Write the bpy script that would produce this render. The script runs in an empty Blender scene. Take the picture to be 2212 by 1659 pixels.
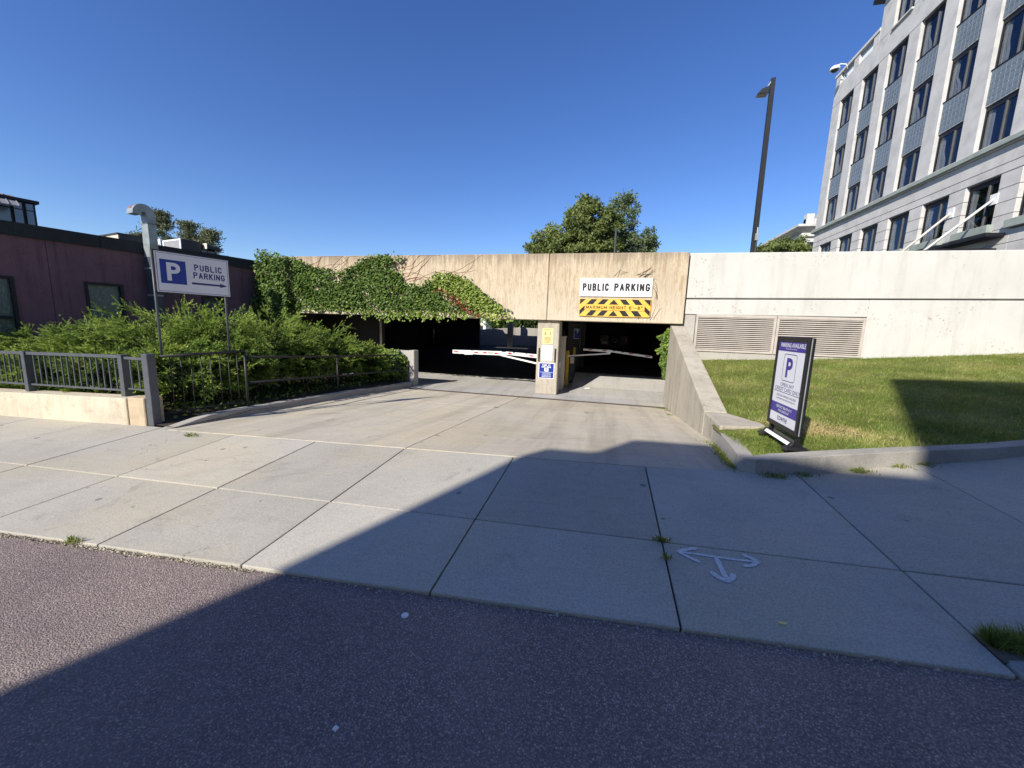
import bpy, bmesh, math, random
import numpy as np
from mathutils import Vector, Matrix

random.seed(7)
RNG = np.random.default_rng(7)
SC = bpy.context.scene
COL = SC.collection
R = math.radians

# ------------------------------------------------------------------ camera
CAMZ = 2.052
yaw, pitch, roll = R(13.5), R(8.6), R(-1.9)
fwd = Vector((-math.sin(yaw) * math.cos(pitch), math.cos(yaw) * math.cos(pitch), -math.sin(pitch)))
rt = Vector((math.cos(yaw), math.sin(yaw), 0))
dn = fwd.cross(rt)
r2 = rt * math.cos(roll) + dn * math.sin(roll)
d2 = -rt * math.sin(roll) + dn * math.cos(roll)
cam_d = bpy.data.cameras.new("camera")
cam = bpy.data.objects.new("camera", cam_d)
COL.objects.link(cam)
cam.matrix_world = Matrix(((r2.x, -d2.x, -fwd.x, 0), (r2.y, -d2.y, -fwd.y, 0), (r2.z, -d2.z, -fwd.z, CAMZ), (0, 0, 0, 1)))
cam_d.sensor_fit = 'HORIZONTAL'
cam_d.sensor_width = 36
cam_d.lens = 36 * 831 / 2212
cam_d.clip_start = 0.05
cam_d.clip_end = 3000
SC.camera = cam

# ------------------------------------------------------------------ sky, sun, exposure
SUN_AZ, SUN_EL = 27.0, 33.0          # direction in which the shadows run (from +Y towards +X), elevation
w = bpy.data.worlds.new("World")
SC.world = w
w.use_nodes = True
nt = w.node_tree
nt.nodes.clear()
sky = nt.nodes.new("ShaderNodeTexSky")
sky.sky_type = 'NISHITA'
sky.sun_disc = False
sky.sun_elevation = R(SUN_EL)
sky.sun_rotation = R(180 + SUN_AZ)
sky.altitude = 300
sky.air_density = 1.0
sky.dust_density = 0.15
sky.ozone_density = 3.5
bg = nt.nodes.new("ShaderNodeBackground")
bg.inputs[1].default_value = 0.12
wo = nt.nodes.new("ShaderNodeOutputWorld")
hs = nt.nodes.new("ShaderNodeHueSaturation")
hs.inputs['Hue'].default_value = 0.515
hs.inputs['Saturation'].default_value = 1.21
nt.links.new(sky.outputs[0], hs.inputs['Color'])
nt.links.new(hs.outputs[0], bg.inputs[0])
nt.links.new(bg.outputs[0], wo.inputs[0])
sl = bpy.data.lights.new("sun", 'SUN')
sl.energy = 5.0
sl.angle = R(0.53)
sl.color = (1.0, 0.94, 0.84)
sun = bpy.data.objects.new("sun", sl)
COL.objects.link(sun)
SD = Vector((math.sin(R(SUN_AZ)) * math.cos(R(SUN_EL)), math.cos(R(SUN_AZ)) * math.cos(R(SUN_EL)), -math.sin(R(SUN_EL))))
sun.rotation_euler = SD.to_track_quat('-Z', 'Y').to_euler()
sun.location = (-20, -40, 40)
SC.view_settings.view_transform = 'Standard'
SC.view_settings.look = 'None'
SC.view_settings.gamma = 1
SC.view_settings.use_curve_mapping = False
SC.view_settings.exposure = 0.45
SC.cycles.max_bounces = 8

# ------------------------------------------------------------------ helpers
def link(o, parent=None):
    COL.objects.link(o)
    if parent is not None:
        o.parent = parent
    return o

def worldloc(o):
    v = Vector((0, 0, 0))
    while o is not None:
        v += o.location
        o = o.parent
    return v

def tag(o, label=None, cat=None, group=None, kind=None):
    if label: o['label'] = label
    if cat: o['category'] = cat
    if group: o['group'] = group
    if kind: o['kind'] = kind
    return o

def thing(name, loc, label, cat, group=None):
    o = bpy.data.objects.new(name, None)
    o.empty_display_size = 0.2
    o.location = loc
    link(o)
    return tag(o, label, cat, group)

class MB:
    """collects shapes in world (or matrix-local) coordinates and links them as one mesh object"""
    def __init__(self, M=None):
        self.v, self.f, self.M = [], [], M
    def add(self, vs, fs):
        b = len(self.v)
        self.v += [tuple(p) for p in vs]
        self.f += [tuple(i + b for i in f) for f in fs]
        return self
    def box(self, x0, x1, y0, y1, z0, z1):
        vs = [(x0, y0, z0), (x1, y0, z0), (x1, y1, z0), (x0, y1, z0), (x0, y0, z1), (x1, y0, z1), (x1, y1, z1), (x0, y1, z1)]
        return self.add(vs, [(0, 3, 2, 1), (4, 5, 6, 7), (0, 1, 5, 4), (1, 2, 6, 5), (2, 3, 7, 6), (3, 0, 4, 7)])
    def hexa(self, bot, top):
        n = len(bot)
        fs = [tuple(reversed(range(n))), tuple(range(n, 2 * n))]
        fs += [(i, (i + 1) % n, n + (i + 1) % n, n + i) for i in range(n)]
        return self.add(list(bot) + list(top), fs)
    def beam(self, a, b, w, h, up=(0, 0, 1)):
        a, b, up = Vector(a), Vector(b), Vector(up)
        d = (b - a).normalized()
        s = d.cross(up).normalized()
        u = s.cross(d).normalized()
        def ring(p): return [p - s * w / 2 - u * h / 2, p + s * w / 2 - u * h / 2, p + s * w / 2 + u * h / 2, p - s * w / 2 + u * h / 2]
        return self.add(ring(a) + ring(b), [(0, 1, 2, 3), (7, 6, 5, 4), (0, 4, 5, 1), (1, 5, 6, 2), (2, 6, 7, 3), (3, 7, 4, 0)])
    def tube(self, pts, r, n=8):
        pts = [Vector(p) for p in pts]
        rs = r if isinstance(r, (list, tuple)) else [r] * len(pts)
        rings = []
        prev = None
        for i, p in enumerate(pts):
            d = (pts[min(i + 1, len(pts) - 1)] - pts[max(i - 1, 0)]).normalized()
            ref = prev if prev is not None else (Vector((0, 0, 1)) if abs(d.z) < 0.9 else Vector((1, 0, 0)))
            s = d.cross(ref)
            s = s.normalized() if s.length > 1e-5 else d.orthogonal().normalized()
            u = s.cross(d).normalized()
            prev = u
            rings.append([p + (s * math.cos(2 * math.pi * k / n) + u * math.sin(2 * math.pi * k / n)) * rs[i] for k in range(n)])
        vs = [q for ring in rings for q in ring]
        fs = [(i * n + k, i * n + (k + 1) % n, (i + 1) * n + (k + 1) % n, (i + 1) * n + k) for i in range(len(pts) - 1) for k in range(n)]
        fs += [tuple(range(n)), tuple(reversed(range((len(pts) - 1) * n, len(pts) * n)))]
        return self.add(vs, fs)
    def lathe(self, prof, c=(0, 0, 0), n=16):
        vs, fs = [], []
        for (r, z) in prof:
            vs += [(c[0] + r * math.cos(2 * math.pi * k / n), c[1] + r * math.sin(2 * math.pi * k / n), c[2] + z) for k in range(n)]
        for i in range(len(prof) - 1):
            fs += [(i * n + k, i * n + (k + 1) % n, (i + 1) * n + (k + 1) % n, (i + 1) * n + k) for k in range(n)]
        fs += [tuple(reversed(range(n))), tuple(range((len(prof) - 1) * n, len(prof) * n))]
        return self.add(vs, fs)
    def prism(self, poly, z0, z1):
        return self.hexa([(x, y, z0) for x, y in poly], [(x, y, z1) for x, y in poly])
    def build(self, name, mat, parent=None, bevel=0, smooth=False, seg=1):
        off = worldloc(parent) if parent is not None else Vector((0, 0, 0))
        M = self.M
        vs = [(M @ Vector(p) if M else Vector(p)) - off for p in self.v]
        me = bpy.data.meshes.new(name)
        me.from_pydata(vs, [], self.f)
        bm = bmesh.new()
        bm.from_mesh(me)
        bmesh.ops.recalc_face_normals(bm, faces=bm.faces)
        if bevel:
            es = [e for e in bm.edges if len(e.link_faces) == 2 and e.calc_face_angle(0) > 0.5]
            bmesh.ops.bevel(bm, geom=es, offset=bevel, segments=seg, profile=0.5, affect='EDGES', clamp_overlap=True)
        bm.to_mesh(me)
        bm.free()
        if smooth:
            me.polygons.foreach_set('use_smooth', [True] * len(me.polygons))
        me.materials.append(mat)
        return link(bpy.data.objects.new(name, me), parent)

def frame_mat(o, right, up):
    """local plane: x along right, y along up, z out of the plane (towards the reader)"""
    r_, u_ = Vector(right).normalized(), Vector(up).normalized()
    n_ = r_.cross(u_)
    o = Vector(o)
    return Matrix(((r_.x, u_.x, n_.x, o.x), (r_.y, u_.y, n_.y, o.y), (r_.z, u_.z, n_.z, o.z), (0, 0, 0, 1)))

_tc = {}
def text_geom(body, bold):
    key = (body, bold)
    if key not in _tc:
        cu = bpy.data.curves.new("lettering", 'FONT')
        cu.body = body
        cu.offset = bold
        cu.resolution_u = 4
        ob = bpy.data.objects.new("lettering", cu)
        COL.objects.link(ob)
        dg = bpy.context.evaluated_depsgraph_get()
        me = bpy.data.meshes.new_from_object(ob.evaluated_get(dg))
        vs = np.array([v.co[:2] for v in me.vertices])
        fs = [tuple(p.vertices) for p in me.polygons]
        bpy.data.objects.remove(ob)
        bpy.data.curves.remove(cu)
        bpy.data.meshes.remove(me)
        lo, hi = vs.min(0), vs.max(0)
        _tc[key] = ((vs - lo) / (hi - lo), fs)
    return _tc[key]

def text(mb, body, x0, y0, x1, y1, z=0.004, bold=0.0):
    vs, fs = text_geom(body, bold)
    mb.add([(x0 + (x1 - x0) * a, y0 + (y1 - y0) * b, z) for a, b in vs], fs)

_arc = lambda cx, cy, rx, ry, a0, a1, n=7: [(cx + rx * math.cos(R(a0 + (a1 - a0) * i / n)), cy + ry * math.sin(R(a0 + (a1 - a0) * i / n))) for i in range(n + 1)]
GLYPH = {
    'P': [[(0, 0), (0, 1)], [(0, 1), (.55, 1)] + _arc(.55, .76, .45, .24, 90, -90) + [(0, .52)]],
    'R': [[(0, 0), (0, 1)], [(0, 1), (.55, 1)] + _arc(.55, .77, .45, .23, 90, -90) + [(0, .54)], [(.5, .54), (1, 0)]],
    'B': [[(0, 0), (0, 1)], [(0, 1), (.52, 1)] + _arc(.52, .77, .42, .23, 90, -90) + [(0, .54)], [(.52, .54)] + _arc(.55, .27, .45, .27, 90, -90) + [(0, 0)]],
    'U': [[(0, 1), (0, .3)] + _arc(.5, .3, .5, .3, 180, 360) + [(1, 1)]],
    'L': [[(0, 1), (0, 0), (1, 0)]], 'I': [[(.5, 0), (.5, 1)]],
    'C': [_arc(.5, .68, .5, .32, 10, 180) + _arc(.5, .32, .5, .32, 180, 350)],
    'G': [_arc(.5, .68, .5, .32, 15, 180) + _arc(.5, .32, .5, .32, 180, 360) + [(1, .45), (.55, .45)]],
    'A': [[(0, 0), (.5, 1), (1, 0)], [(.2, .32), (.8, .32)]],
    'K': [[(0, 0), (0, 1)], [(0, .36), (.95, 1)], [(.35, .58), (1, 0)]],
    'N': [[(0, 0), (0, 1), (1, 0), (1, 1)]], 'M': [[(0, 0), (0, 1), (.5, .2), (1, 1), (1, 0)]],
    'X': [[(0, 0), (1, 1)], [(0, 1), (1, 0)]], 'H': [[(0, 0), (0, 1)], [(1, 0), (1, 1)], [(0, .5), (1, .5)]],
    'E': [[(1, 1), (0, 1), (0, 0), (1, 0)], [(0, .52), (.85, .52)]], 'T': [[(0, 1), (1, 1)], [(.5, 1), (.5, 0)]],
    'O': [_arc(.5, .68, .5, .32, 0, 180) + _arc(.5, .32, .5, .32, 180, 360) + [(1, .68)]],
    'W': [[(0, 1), (.25, 0), (.5, .85), (.75, 0), (1, 1)]], 'S': [_arc(.5, .76, .5, .24, 20, 270) + _arc(.5, .27, .5, .27, 90, -160)],
    '6': [_arc(.5, .7, .5, .3, 25, 180) + [(0, .3)], _arc(.5, .3, .5, .3, 0, 360, 12)], '8': [_arc(.5, .76, .44, .24, 0, 360, 12), _arc(.5, .27, .5, .27, 0, 360, 12)],
    "'": [[(.5, 1), (.5, .72)]], '"': [[(.2, 1), (.2, .76)], [(.8, 1), (.8, .76)]], '-': [[(0, .45), (1, .45)]],
}
WID = {'I': .0, "'": .12, '"': .35, 'M': 1.25, 'W': 1.3, '-': .7}
def caps(mb, body, x0, y0, x1, y1, z=0.004, wt=0.2, track=0.45):
    """block capitals drawn as flat strokes; wt = stroke width in letter heights"""
    H_ = y1 - y0
    t = wt * H_
    units = [(WID.get(c, 1.0) if c != ' ' else 0.75) for c in body]
    gaps = len(body) - 1
    # letter width so that the line fills x0..x1
    wl = (x1 - x0 - t * len(body)) / (sum(units) + track * gaps)
    x = x0
    k = 0
    for c, u in zip(body, units):
        if c != ' ':
            for st in GLYPH[c]:
                pts = [(x + t / 2 + (p[0] if u > 0 else 0) * wl * u, y0 + t / 2 + p[1] * (H_ - t)) for p in st]
                for (a, b) in zip(pts[:-1], pts[1:]):
                    d = Vector((b[0] - a[0], b[1] - a[1]))
                    if d.length < 1e-6: continue
                    d.normalize()
                    e = t * 0.42 if len(pts) == 2 else t * 0.22
                    a2, b2 = (a[0] - d.x * e, a[1] - d.y * e), (b[0] + d.x * e, b[1] + d.y * e)
                    q = (-d.y * t / 2, d.x * t / 2)
                    zz = z + 0.00002 * (k % 60)
                    k += 1
                    mb.add([(a2[0] + q[0], a2[1] + q[1], zz), (a2[0] - q[0], a2[1] - q[1], zz), (b2[0] - q[0], b2[1] - q[1], zz), (b2[0] + q[0], b2[1] + q[1], zz)], [(0, 1, 2, 3)])
        x += t + wl * (u + track)

def rect(mb, x0, y0, x1, y1, z):
    mb.add([(x0, y0, z), (x1, y0, z), (x1, y1, z), (x0, y1, z)], [(0, 1, 2, 3)])

# ------------------------------------------------------------------ materials
class NT:
    def __init__(self, name):
        self.m = bpy.data.materials.new(name)
        self.m.use_nodes = True
        self.t = self.m.node_tree
        self.b = self.t.nodes["Principled BSDF"]
        self.geo = self.t.nodes.new("ShaderNodeNewGeometry")
        self.pos = self.geo.outputs["Position"]
    def n(self, t, **kw):
        nd = self.t.nodes.new(t)
        for k, v in kw.items():
            if hasattr(nd, k): setattr(nd, k, v)
            else: nd.inputs[k].default_value = v
        return nd
    def l(self, a, b): self.t.links.new(a, b)
    def scaled(self, s):
        nd = self.n("ShaderNodeMapping")
        nd.inputs["Scale"].default_value = s
        self.l(self.pos, nd.inputs[0])
        return nd.outputs[0]
    def noise(self, scale, detail=4, rough=0.6, vec=None, dist=0.0):
        nd = self.n("ShaderNodeTexNoise", Scale=scale, Detail=detail, Roughness=rough, Distortion=dist)
        self.l(vec if vec is not None else self.pos, nd.inputs["Vector"])
        return nd.outputs["Fac"]
    def voro(self, scale, vec=None, feature='F1', out="Distance"):
        nd = self.n("ShaderNodeTexVoronoi")
        nd.feature = feature
        nd.inputs["Scale"].default_value = scale
        self.l(vec if vec is not None else self.pos, nd.inputs["Vector"])
        return nd.outputs[out]
    def ramp(self, fac, stops):
        nd = self.n("ShaderNodeValToRGB")
        el = nd.color_ramp.elements
        while len(el) > 1: el.remove(el[-1])
        el[0].position = stops[0][0]
        el[0].color = (*stops[0][1], 1)
        for p, c in stops[1:]:
            e = el.new(p)
            e.color = (*c, 1)
        self.l(fac, nd.inputs[0])
        return nd.outputs[0]
    def gray(self, fac, p0, p1, a=0.0, b=1.0):
        nd = self.n("ShaderNodeMapRange")
        nd.inputs[1].default_value, nd.inputs[2].default_value, nd.inputs[3].default_value, nd.inputs[4].default_value = p0, p1, a, b
        self.l(fac, nd.inputs[0])
        return nd.outputs[0]
    def mix(self, fac, a, b, mode='MIX'):
        nd = self.n("ShaderNodeMix", data_type='RGBA', blend_type=mode)
        for s, v in ((nd.inputs[0], fac), (nd.inputs[6], a), (nd.inputs[7], b)):
            if isinstance(v, (int, float)): s.default_value = v
            elif isinstance(v, (tuple, list)): s.default_value = (*v, 1)
            else: self.l(v, s)
        return nd.outputs[2]
    def math(self, op, a, b=0.0):
        nd = self.n("ShaderNodeMath", operation=op)
        for s, v in ((nd.inputs[0], a), (nd.inputs[1], b)):
            if isinstance(v, (int, float)): s.default_value = v
            else: self.l(v, s)
        return nd.outputs[0]
    def bump(self, h, strength=0.3, dist=0.01):
        nd = self.n("ShaderNodeBump", Strength=strength, Distance=dist)
        self.l(h, nd.inputs["Height"])
        self.l(nd.outputs[0], self.b.inputs["Normal"])
    def done(self, col, rough=0.85, spec=0.3, metal=0.0):
        i = self.b.inputs
        if isinstance(col, (tuple, list)): i["Base Color"].default_value = (*col, 1)
        else: self.l(col, i["Base Color"])
        if isinstance(rough, (int, float)): i["Roughness"].default_value = rough
        else: self.l(rough, i["Roughness"])
        i["Specular IOR Level"].default_value = spec
        i["Metallic"].default_value = metal
        return self.m

def mul(c, k): return tuple(min(1, x * k) for x in c)

def plain(name, c, rough=0.6, var=0.12, scale=6, bump=0.08, bscale=60, spec=0.35, metal=0.0):
    m = NT(name)
    f = m.noise(scale, 5)
    col = m.ramp(f, [(0.3, mul(c, 1 - var)), (0.7, mul(c, 1 + var))])
    if bump: m.bump(m.noise(bscale, 3), bump, 0.01)
    return m.done(col, rough, spec, metal)

def concrete(name, c, scale=1.0, stain=0.35, dark=(0.13, 0.11, 0.09), bump=0.25, per_object=0.0, vstreak=0.0, pits=0.0, warm=None):
    m = NT(name)
    big = m.noise(0.9 * scale, 6, 0.65)
    fine = m.noise(38 * scale, 4, 0.7)
    col = m.ramp(big, [(0.28, mul(c, 0.80)), (0.5, c), (0.72, mul(c, 1.13))])
    if warm: col = m.mix(m.gray(m.noise(0.55 * scale, 4), 0.45, 0.7), col, warm)
    col = m.mix(0.55, col, m.ramp(fine, [(0.3, (0.35, 0.35, 0.35)), (0.7, (0.65, 0.65, 0.65))]), 'OVERLAY')
    sp = m.gray(m.noise(2.6 * scale, 6, 0.7, dist=0.6), 0.56, 0.74, 0, stain)
    col = m.mix(sp, col, dark)
    if per_object:
        oi = m.n("ShaderNodeObjectInfo")
        k = m.gray(oi.outputs["Random"], 0, 1, 1 - per_object, 1 + per_object)
        cmb = m.n("ShaderNodeCombineColor")
        for i in range(3): m.l(k, cmb.inputs[i])
        col = m.mix(1.0, col, cmb.outputs[0], 'MULTIPLY')
    if vstreak:
        s = m.noise(1.0, 5, 0.7, m.scaled((7, 7, 0.55)))
        col = m.mix(m.gray(s, 0.5, 0.72, 0, vstreak), col, dark)
    h = m.math('ADD', m.math('MULTIPLY', fine, 0.6), m.noise(140 * scale, 2))
    if pits:
        v = m.gray(m.voro(22 * scale), 0.05, 0.16)
        msk = m.gray(m.noise(1.7 * scale, 3), 0.5, 0.62)
        pm = m.math('MULTIPLY', m.math('SUBTRACT', 1.0, v), msk)
        col = m.mix(m.math('MULTIPLY', pm, pits), col, (0.16, 0.14, 0.11))
        h = m.math('SUBTRACT', h, m.math('MULTIPLY', pm, 2.0))
    m.bump(h, bump, 0.006)
    return m.done(col, 0.9, 0.2)

def slab_mat(name, c, tyre=0.0):
    m = NT(name)
    big = m.noise(0.8, 6, 0.6)
    col = m.ramp(big, [(0.25, mul(c, 0.86)), (0.5, c), (0.75, mul(c, 1.1))])
    col = m.mix(m.gray(m.noise(0.5, 3), 0.48, 0.66, 0, 0.6), col, (c[0] * 1.10, c[1] * 1.03, c[2] * 0.86))
    fine = m.noise(85, 3, 0.8)
    col = m.mix(0.75, col, m.ramp(fine, [(0.3, (0.32, 0.32, 0.32)), (0.7, (0.68, 0.68, 0.68))]), 'OVERLAY')
    swirl = m.noise(7, 3, 0.6, m.scaled((0.35, 2.6, 1)))
    col = m.mix(m.gray(swirl, 0.52, 0.75, 0, 0.18), col, mul(c, 0.62))
    if tyre:
        ty = m.noise(1.0, 5, 0.65, m.scaled((2.4, 0.16, 1)))
        col = m.mix(m.gray(ty, 0.47, 0.66, 0, tyre), col, mul(c, 0.55))
        ty2 = m.noise(1.0, 4, 0.7, m.scaled((0.5, 6, 1)))
        col = m.mix(m.gray(ty2, 0.54, 0.7, 0, tyre * 0.7), col, mul(c, 1.2))
    grime = m.noise(3.1, 6, 0.75, dist=0.5)
    col = m.mix(m.gray(grime, 0.5, 0.72, 0, 0.30), col, mul(c, 0.66))
    gum = m.voro(3.4)
    gsize = m.gray(m.noise(2.3, 2), 0.40, 0.66, 0.0, 0.11)
    spots = m.math('LESS_THAN', gum, gsize)
    col = m.mix(m.math('MULTIPLY', spots, 0.55), col, (0.07, 0.07, 0.07))
    ck = m.n("ShaderNodeTexVoronoi")
    ck.feature = 'DISTANCE_TO_EDGE'
    ck.inputs["Scale"].default_value = 0.42
    wv = m.n("ShaderNodeVectorMath", operation='ADD')
    m.l(m.pos, wv.inputs[0])
    nz = m.n("ShaderNodeTexNoise", Scale=1.7, Detail=6)
    m.l(m.pos, nz.inputs["Vector"])
    m.l(nz.outputs["Color"], wv.inputs[1])
    m.l(wv.outputs[0], ck.inputs["Vector"])
    crack = m.math('MULTIPLY', m.math('LESS_THAN', ck.outputs["Distance"], 0.0016), m.gray(m.noise(0.45, 2), 0.55, 0.62))
    col = m.mix(m.math('MULTIPLY', crack, 0.55), col, (0.11, 0.10, 0.09))
    oil = m.gray(m.noise(1.15, 6, 0.65, dist=1.2), 0.60, 0.70, 0, 0.32)
    scr = m.gray(m.noise(1.0, 4, 0.7, m.scaled((1.2, 26, 26))), 0.62, 0.72, 0, 0.22)
    col = m.mix(scr, col, mul(c, 1.35))
    col = m.mix(oil, col, (0.14, 0.13, 0.11))
    oi = m.n("ShaderNodeObjectInfo")
    k = m.gray(oi.outputs["Random"], 0, 1, 0.88, 1.07)
    cmb = m.n("ShaderNodeCombineColor")
    for i in range(3): m.l(k, cmb.inputs[i])
    col = m.mix(1.0, col, cmb.outputs[0], 'MULTIPLY')
    m.bump(m.math('ADD', fine, m.math('MULTIPLY', m.noise(240, 2), 0.7)), 0.35, 0.004)
    return m.done(col, 0.88, 0.25)

def asphalt_mat():
    m = NT("asphalt")
    v = m.n("ShaderNodeTexVoronoi")
    v.inputs["Scale"].default_value = 120
    m.l(m.pos, v.inputs["Vector"])
    sep = m.n("ShaderNodeSeparateColor")
    m.l(v.outputs["Color"], sep.inputs[0])
    stone = m.ramp(sep.outputs[0], [(0.0, (0.225, 0.178, 0.164)), (0.35, (0.29, 0.232, 0.208)), (0.7, (0.37, 0.295, 0.26)), (0.9, (0.46, 0.37, 0.325)), (1.0, (0.61, 0.515, 0.45))])
    tar = m.gray(v.outputs["Distance"], 0.28, 0.6)
    col = m.mix(m.math('MULTIPLY', tar, 0.75), stone, (0.12, 0.102, 0.103))
    v2 = m.n("ShaderNodeTexVoronoi")
    v2.inputs["Scale"].default_value = 34
    m.l(m.pos, v2.inputs["Vector"])
    sep2 = m.n("ShaderNodeSeparateColor")
    m.l(v2.outputs["Color"], sep2.inputs[0])
    big = m.math('MULTIPLY', m.math('GREATER_THAN', sep2.outputs[1], 0.86), m.math('LESS_THAN', v2.outputs["Distance"], 0.27))
    col = m.mix(m.math('MULTIPLY', big, 0.4), col, (0.36, 0.32, 0.30))
    patch = m.noise(0.7, 5, 0.6)
    col = m.mix(1.0, col, m.ramp(patch, [(0.3, (0.82, 0.8, 0.82)), (0.7, (1.12, 1.08, 1.06))]), 'MULTIPLY')
    wear = m.gray(m.noise(1.0, 4, 0.6, m.scaled((0.16, 1.1, 1))), 0.48, 0.66, 0, 0.30)
    col = m.mix(wear, col, (0.13, 0.112, 0.115))
    oilp = m.gray(m.noise(1.4, 5, 0.6, dist=0.8), 0.66, 0.72, 0, 0.4)
    col = m.mix(oilp, col, (0.085, 0.075, 0.078))
    ck = m.n("ShaderNodeTexVoronoi")
    ck.feature = 'DISTANCE_TO_EDGE'
    ck.inputs["Scale"].default_value = 0.55
    wv = m.n("ShaderNodeVectorMath", operation='ADD')
    m.l(m.pos, wv.inputs[0])
    nz = m.n("ShaderNodeTexNoise", Scale=2.2, Detail=5)
    m.l(m.pos, nz.inputs["Vector"])
    m.l(nz.outputs["Color"], wv.inputs[1])
    m.l(wv.outputs[0], ck.inputs["Vector"])
    crack = m.math('MULTIPLY', m.math('LESS_THAN', ck.outputs["Distance"], 0.0035), m.gray(m.noise(0.6, 2), 0.66, 0.72))
    col = m.mix(m.math('MULTIPLY', crack, 0.35), col, (0.08, 0.07, 0.07))
    dust = m.gray(m.noise(1.6, 5), 0.5, 0.75, 0, 0.25)
    col = m.mix(dust, col, (0.36, 0.30, 0.255))
    h = m.math('SUBTRACT', 1.0, v.outputs["Distance"])
    m.bump(h, 0.8, 0.006)
    return m.done(col, 0.85, 0.3)

def beam_mat(name, c):
    m = NT(name)
    rib = m.noise(1.0, 6, 0.75, m.scaled((19, 19, 2.4)))
    rib2 = m.noise(1.0, 5, 0.7, m.scaled((42, 42, 9)))
    big = m.noise(0.8, 6, 0.65)
    col = m.ramp(big, [(0.3, mul(c, 0.86)), (0.7, mul(c, 1.12))])
    col = m.mix(m.gray(rib, 0.47, 0.62, 0, 0.62), col, (c[0] * 0.60, c[1] * 0.50, c[2] * 0.40))
    col = m.mix(m.gray(rib2, 0.50, 0.66, 0, 0.5), col, (c[0] * 0.62, c[1] * 0.55, c[2] * 0.47))
    sx = m.n("ShaderNodeSeparateXYZ")
    m.l(m.pos, sx.inputs[0])
    low = m.gray(m.math('ADD', sx.outputs[2], m.math('MULTIPLY', m.math('SUBTRACT', rib, 0.5), 2.0)), 3.4, 2.2, 0, 0.5)
    col = m.mix(low, col, (c[0] * 1.12, c[1] * 1.20, c[2] * 1.32))
    drip = m.noise(1.0, 4, 0.7, m.scaled((9, 9, 0.35)))
    top = m.math('ADD', m.gray(sx.outputs[2], 3.55, 4.16), m.math('MULTIPLY', m.math('SUBTRACT', drip, 0.5), 2.6))
    col = m.mix(m.gray(top, 0.45, 1.0, 0, 0.62), col, (0.20, 0.155, 0.115))
    m.bump(m.math('ADD', m.math('MULTIPLY', rib, 1.0), m.noise(60, 4, 0.7)), 0.8, 0.015)
    return m.done(col, 0.92, 0.15)

def leaf_mat(name, stops, trans=0.3):
    m = NT(name)
    at = m.n("ShaderNodeAttribute")
    at.attribute_name = "shade"
    col = m.ramp(at.outputs["Fac"], stops)
    m.done(col, 0.55, 0.3)
    tr = m.n("ShaderNodeBsdfTranslucent")
    m.l(col, tr.inputs[0])
    mx = m.n("ShaderNodeMixShader")
    mx.inputs[0].default_value = trans
    m.l(m.b.outputs[0], mx.inputs[1])
    m.l(tr.outputs[0], mx.inputs[2])
    out = m.t.nodes["Material Output"]
    m.l(mx.outputs[0], out.inputs[0])
    return m.m

def pane_mat(name, tint, refl=1.0):
    """window pane: clear glass that mirrors what stands opposite it"""
    m = NT(name)
    t = m.n("ShaderNodeBsdfTransparent")
    t.inputs[0].default_value = (*tint, 1)
    g = m.n("ShaderNodeBsdfGlossy")
    g.inputs[0].default_value = (0.9, 0.95, 1, 1)
    g.inputs[1].default_value = 0.02
    fr = m.n("ShaderNodeFresnel")
    fr.inputs[0].default_value = 1.5
    m.bump(m.noise(0.9, 1), 0.02, 0.02)
    mx = m.n("ShaderNodeMixShader")
    k = m.math('MULTIPLY', fr.outputs[0], refl)
    m.l(k, mx.inputs[0])
    m.l(t.outputs[0], mx.inputs[1])
    m.l(g.outputs[0], mx.inputs[2])
    m.l(mx.outputs[0], m.t.nodes["Material Output"].inputs[0])
    return m.m

def dirty_white(name, c, dirt=(0.35, 0.3, 0.24)):
    m = NT(name)
    col = m.ramp(m.noise(0.7, 5), [(0.3, mul(c, 0.92)), (0.7, mul(c, 1.04))])
    v = m.voro(13)
    keep = m.gray(m.noise(0.9, 3), 0.46, 0.62)
    rs = m.gray(m.noise(5, 2), 0.35, 0.7, 0.0, 0.38)
    pit = m.math('MULTIPLY', m.math('LESS_THAN', v, rs), keep)
    v3 = m.voro(42)
    pit2 = m.math('MULTIPLY', m.math('LESS_THAN', v3, 0.17), m.math('MULTIPLY', keep, 0.6))
    pits = m.math('MAXIMUM', pit, pit2)
    col = m.mix(m.math('MULTIPLY', pits, 0.72), col, dirt)
    st = m.noise(1.0, 5, 0.7, m.scaled((5, 5, 0.6)))
    col = m.mix(m.gray(st, 0.48, 0.72, 0, 0.42), col, (0.40, 0.38, 0.34))
    col = m.mix(m.gray(m.noise(1.4, 6, 0.75, dist=0.8), 0.55, 0.75, 0, 0.3), col, (0.46, 0.44, 0.40))
    grain = m.noise(1.0, 3, 0.6, m.scaled((3, 3, 60)))
    m.bump(m.math('SUBTRACT', m.math('ADD', m.math('MULTIPLY', m.noise(30, 3), 0.5), m.math('MULTIPLY', grain, 0.35)), m.math('MULTIPLY', pits, 1.2)), 0.5, 0.01)
    return m.done(col, 0.85, 0.25)

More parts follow.
